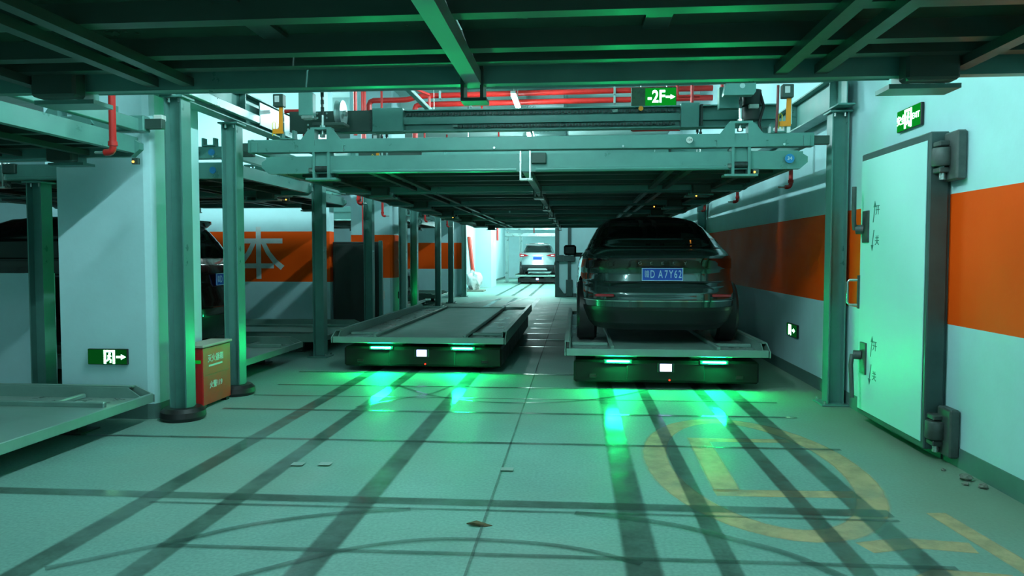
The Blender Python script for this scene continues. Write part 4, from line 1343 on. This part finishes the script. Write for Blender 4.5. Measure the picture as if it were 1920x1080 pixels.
# wrapped bundle and red plank in the corridor
t = thing('wrapped_bundle', 'bundle wrapped in clear plastic at the corridor wall beyond the opening', 'bundle', (-3.95, 28.6, 0))
bm = bmesh.new()
bmesh.ops.create_icosphere(bm, subdivisions=3, radius=1.0)
for v in bm.verts:
    k = 1 + 0.22 * math.sin(7 * v.co.x + 3 * v.co.z) * math.cos(5 * v.co.y) + random.uniform(-0.05, 0.05)
    v.co = Vector((v.co.x * 0.30 * k, v.co.y * 0.45 * k, 0.40 + v.co.z * 0.38 * k))
m = MB(); bm.verts.index_update()
m.add([tuple(v.co) for v in bm.verts], [tuple(v.index for v in f.verts) for f in bm.faces]); bm.free()
m.build('wrapping', 'plastic_wrap', t, smooth=True)
MB().bevbox(-0.25, 0.45, -0.6, 0.1, 0.0, 0.06, 0.01).build('base_board', 'rubble', t)
tag(MB().prism([(29.15, 2.12), (29.6, 2.12), (31.2, 0.05), (30.75, 0.0)], 'x', -4.28, -4.20).build('red_plank', 'plank_red'), 'red plank leaning against the bright corridor wall', 'plank')
# corridor frame
for x, y, lb in ((-3.52, 37.9, 'pale steel post at the corridor frame left of the silver car'), (-3.05, 41.0, 'pale steel post behind the silver car')):
    t = thing('corridor_post', lb, 'post', (x, y, 0), 0, 'posts of the corridor frame')
    MB().hbeam((0, 0, 0), (0, 0, 2.6), 0.15, 0.15, side=(1, 0, 0)).build('shaft', 'galvanised', t)
    MB().bevbox(-0.15, 0.15, -0.15, 0.15, 0, 0.02, 0.004).build('base_plate', 'steel_dark', t)
for y, z_, r_, lb in ((37.7, 2.42, 0.09, 'lower pale frame beam above the silver car'), (37.7, 2.72, 0.05, 'upper pale frame beam above the silver car')):
    tag(MB().bevbox(-3.6, 0.6, y - r_, y + r_, z_ - r_, z_ + r_, 0.01).build('frame_beam', 'galvanised'), lb, 'beam')
tag(MB().tube([(-2.1, 37.2, 3.2), (-2.1, 37.2, 2.5)], 0.03, 8).build('red_drop_pipe', 'red_pipe', smooth=True), 'thin red drop pipe above the silver car', 'pipe')
tag(MB().tube([(-3.55, 33.5, 3.2), (-3.55, 33.5, 2.05)], 0.05, 10).build('red_drop_pipe', 'red_pipe', smooth=True), 'thick red drop pipe on the corridor pier', 'pipe')


# sprinkler drops
def drop(x, y, ztop, zbot, dx, label, r=0.022, dy=0.0):
    t = thing('sprinkler_drop', label, 'sprinkler pipe', (x, y, zbot), 0, 'red sprinkler drop pipes')
    pts = [(0, 0, ztop - zbot), (0, 0, 0.045)] + [(dx * 0.03 * (1 - math.cos(a)), dy * 0.03 * (1 - math.cos(a)), 0.045 - 0.035 * math.sin(a)) for a in (0.5, 1.0, 1.57)] + [(dx * 0.06, dy * 0.06, 0.01)]
    MB().tube(pts, r, 10).build('pipe', 'red_pipe', t, smooth=True)
    MB().cyl((0, 0, 0.055), (0, 0, 0.085), r * 1.3, 10).build('collar', 'red_pipe', t, smooth=True)
    MB().cyl((dx * 0.06, dy * 0.06, 0.01), (dx * 0.13, dy * 0.13, 0.01), 0.010, 8).build('nozzle', 'bright_steel', t, smooth=True)
    return t


drop(-3.20, 4.92, ZC, 2.10, -1, 'thick red sprinkler pipe hanging before the lifting frame by the white column', 0.024)
drop(2.30, 8.25, 2.7, 2.12, -1, 'red sprinkler elbow by the banded wall, under the first platform end')
drop(2.30, 10.9, 2.7, 2.15, -1, 'red sprinkler elbow by the banded wall, under the second platform end')
drop(2.30, 13.6, 2.7, 2.18, -1, 'red sprinkler elbow by the banded wall, under the third platform end')
drop(-3.42, 11.5, 2.7, 2.20, 1, 'red sprinkler elbow before the dark cabinet', 0.03)
drop(-3.62, 13.7, ZC, 2.12, 1, 'red sprinkler elbow above the orange banded column')
drop(-3.55, 17.3, ZC, 2.18, 1, 'red sprinkler elbow above the pale parked car')
drop(-3.6, 20.6, ZC, 2.18, 1, 'red sprinkler elbow between the far posts')
tag(MB().tube([(-3.78, 13.06, ZC), (-3.78, 13.06, 1.0)], 0.045, 10).build('red_riser', 'red_pipe', smooth=True), 'thick red riser pipe beside the post at the dark cabinet', 'pipe')


# ceiling services
def pipe(label, pts, r, name='red_pipe', collars=(), m='red_pipe'):
    t = thing(name, label, 'pipe', pts[0], 0)
    o = Vector(pts[0])
    P = [Vector(p) - o for p in pts]
    out = [P[0]]
    for i in range(1, len(P) - 1):
        a = (P[i - 1] - P[i]).normalized(); b = (P[i + 1] - P[i]).normalized()
        k = r * 1.6
        out += [P[i] + a * k, P[i] + (a + b) * k * 0.3, P[i] + b * k]
    out.append(P[-1])
    MB().tube(out, r, 12).build('run', m, t, smooth=True)
    for c in collars:
        q = Vector(c) - o
        MB().bevbox(q.x - 0.02, q.x + 0.02, q.y - r - 0.015, q.y + r + 0.015, q.z - r - 0.02, ZC - o.z if False else q.z + r + 0.02, 0.004).build('clamp', 'galvanised', t)
    return t


pipe('upper thick red pipe under the ceiling, bent down at its end', [(-4.000, 14.20, 3.767), (-4.000, 14.20, 4.382), (-3.254, 14.20, 4.382), (-3.017, 14.20, 4.453), (2.520, 14.20, 4.500)], 0.053, collars=((-2.603, 14.20, 4.459), (0.710, 14.20, 4.477)))
pipe('lower thick red pipe under the ceiling, behind the lit tube lamp', [(-3.100, 14.20, 3.648), (-3.100, 14.20, 4.287), (2.520, 14.20, 4.323)], 0.053, collars=((-2.012, 14.20, 4.293), (0.710, 14.20, 4.311)))
pipe('thin red sprinkler pipe under the ceiling left of the silver duct', [(-1.834, 14.44, ZC), (-1.834, 14.44, 4.216), (-1.065, 14.44, 4.216)], 0.02)
pipe('thin red sprinkler pipe under the ceiling right of the silver duct', [(-0.177, 14.44, 4.216), (2.520, 14.44, 4.228)], 0.02)
pipe('long thin red pipe deeper in the hall below the drive beam line', [(-1.94, 18.6, ZC), (-1.94, 18.6, 4.31), (2.4, 18.6, 4.33), (2.4, 18.6, 3.95)], 0.022)
pipe('short thin red pipe with a valve deeper in the hall', [(1.33, 18.4, ZC), (1.33, 18.4, 4.42), (2.5, 18.4, 4.42)], 0.022)
pipe('vertical thin red pipe right of the hanging level sign', [(1.45, 9.6, ZC), (1.45, 9.6, 3.0)], 0.02)
pipe('bent thin red pipe right of the hanging level sign', [(1.28, 9.7, ZC), (1.28, 9.7, 3.42), (1.56, 9.7, 3.42)], 0.02)
pipe('second vertical red pipe near the pulley housing', [(1.82, 9.6, ZC), (1.82, 9.6, 3.05)], 0.022)
pipe('vertical thin red pipe left of the gear cover', [(-2.95, 9.8, ZC), (-2.95, 9.8, 3.0)], 0.025)
pipe('dark red bent pipe at the left girder', [(-3.25, 8.0, 2.98), (-2.98, 8.0, 2.98), (-2.98, 8.0, 2.55)], 0.022)
pipe('red pipe branching down beside the cable channel', [(-3.1, 11.0, ZC - 0.02), (-3.1, 11.0, 4.18), (-2.66, 13.4, 4.3), (-2.66, 13.4, 3.7)], 0.025)
t = thing('air_duct', 'silver galvanised air duct under the ceiling', 'duct', (-0.60, 14.5, 4.10))
MB().bevbox(-0.36, 0.36, 0.0, 4.0, 0.0, 0.40, 0.01).build('duct_body', 'galvanised', t)
for k in range(4):
    MB().box(-0.385, 0.385, 0.1 + k * 1.2, 0.14 + k * 1.2, -0.025, 0.425).build('flange', 'galvanised', t)
for k in range(2):
    MB().box(-0.42, 0.42, 0.7 + k * 2.4, 0.74 + k * 2.4, -0.06, -0.025).build('support_rail', 'galvanised', t)
    for s in (-1, 1):
        MB().cyl((s * 0.405, 0.72 + k * 2.4, -0.03), (s * 0.405, 0.72 + k * 2.4, ZC - 4.10), 0.008, 6).build('hanger_rod', 'bright_steel', t)
t = thing('cable_channel', 'green cable channel running back under the ceiling', 'cable channel', (-2.46, 9.2, 3.80))
MB().bevbox(-0.04, 0.04, 0.0, 4.0, 0.0, 0.06, 0.005).build('channel', 'steel_green', t)
for y in (0.4, 2.0, 3.6):
    MB().cyl((0, y, 0.06), (0, y, ZC - 3.80), 0.006, 6).build('hanger_rod', 'bright_steel', t)
t = thing('junction_box', 'white junction box hanging beyond the big drive beam', 'box', (-2.19, 15.04, 3.45))
MB().bevbox(-0.11, 0.11, -0.04, 0.04, 0.0, 0.30, 0.01).build('case', 'sticker_white', t)
MB().cyl((0, 0, 0.30), (0, 0, ZC - 3.45), 0.01, 8).build('hanger_rod', 'bright_steel', t)

# debris on the floor
m = MB()
pts = [(0, 0), (0.05, 0.018), (0.10, 0.012), (0.135, 0.0), (0.10, -0.016), (0.04, -0.02)]
m.add([(x, y, 0.006 + 0.010 * math.sin(x * 40)) for x, y in pts] + [(x, y, 0.012 + 0.010 * math.sin(x * 40)) for x, y in pts],
      [(5, 4, 3, 2, 1, 0), (6, 7, 8, 9, 10, 11)] + [(i, (i + 1) % 6, (i + 1) % 6 + 6, i + 6) for i in range(6)])
tag(m.build('dry_leaf', 'brown_leaf', loc=(-0.56, 3.75, 0)), 'brown dry leaf lying on the floor joint', 'leaf')
for i, (x, y, s, lb) in enumerate(((2.42, 4.78, 0.035, 'larger rubble crumb at the foot of the banded wall'), (2.37, 4.68, 0.02, 'smaller rubble crumb beside the larger one at the wall'),
                                   (2.44, 4.62, 0.028, 'flat rubble crumb nearest the corner of the skirting'), (2.38, 4.98, 0.014, 'tiny rubble crumb below the door hinge'))):
    bm = bmesh.new()
    bmesh.ops.create_icosphere(bm, subdivisions=2, radius=s)
    for v in bm.verts:
        v.co *= 1 + random.uniform(-0.25, 0.25)
        v.co.z = max(-s * 0.5, v.co.z * 0.6)
    bm.verts.index_update()
    m = MB().add([tuple(v.co) for v in bm.verts], [tuple(v.index for v in f.verts) for f in bm.faces]); bm.free()
    tag(m.build('rubble_crumb', 'rubble', loc=(x, y, s * 0.5)), lb, 'rubble', 'rubble by the wall')
for x, y, lb in ((-0.44, 4.74, 'plain pale floor sticker on the floor joint'), (-1.84, 4.74, 'faint pale floor sticker by the wheel track'), (-1.66, 4.76, 'second faint pale floor sticker by the wheel track')):
    tag(MB().box(x - 0.04, x + 0.04, y - 0.035, y + 0.035, 0.010, 0.0112).build('floor_sticker', 'sticker_pale'), lb, 'sticker', 'floor stickers')
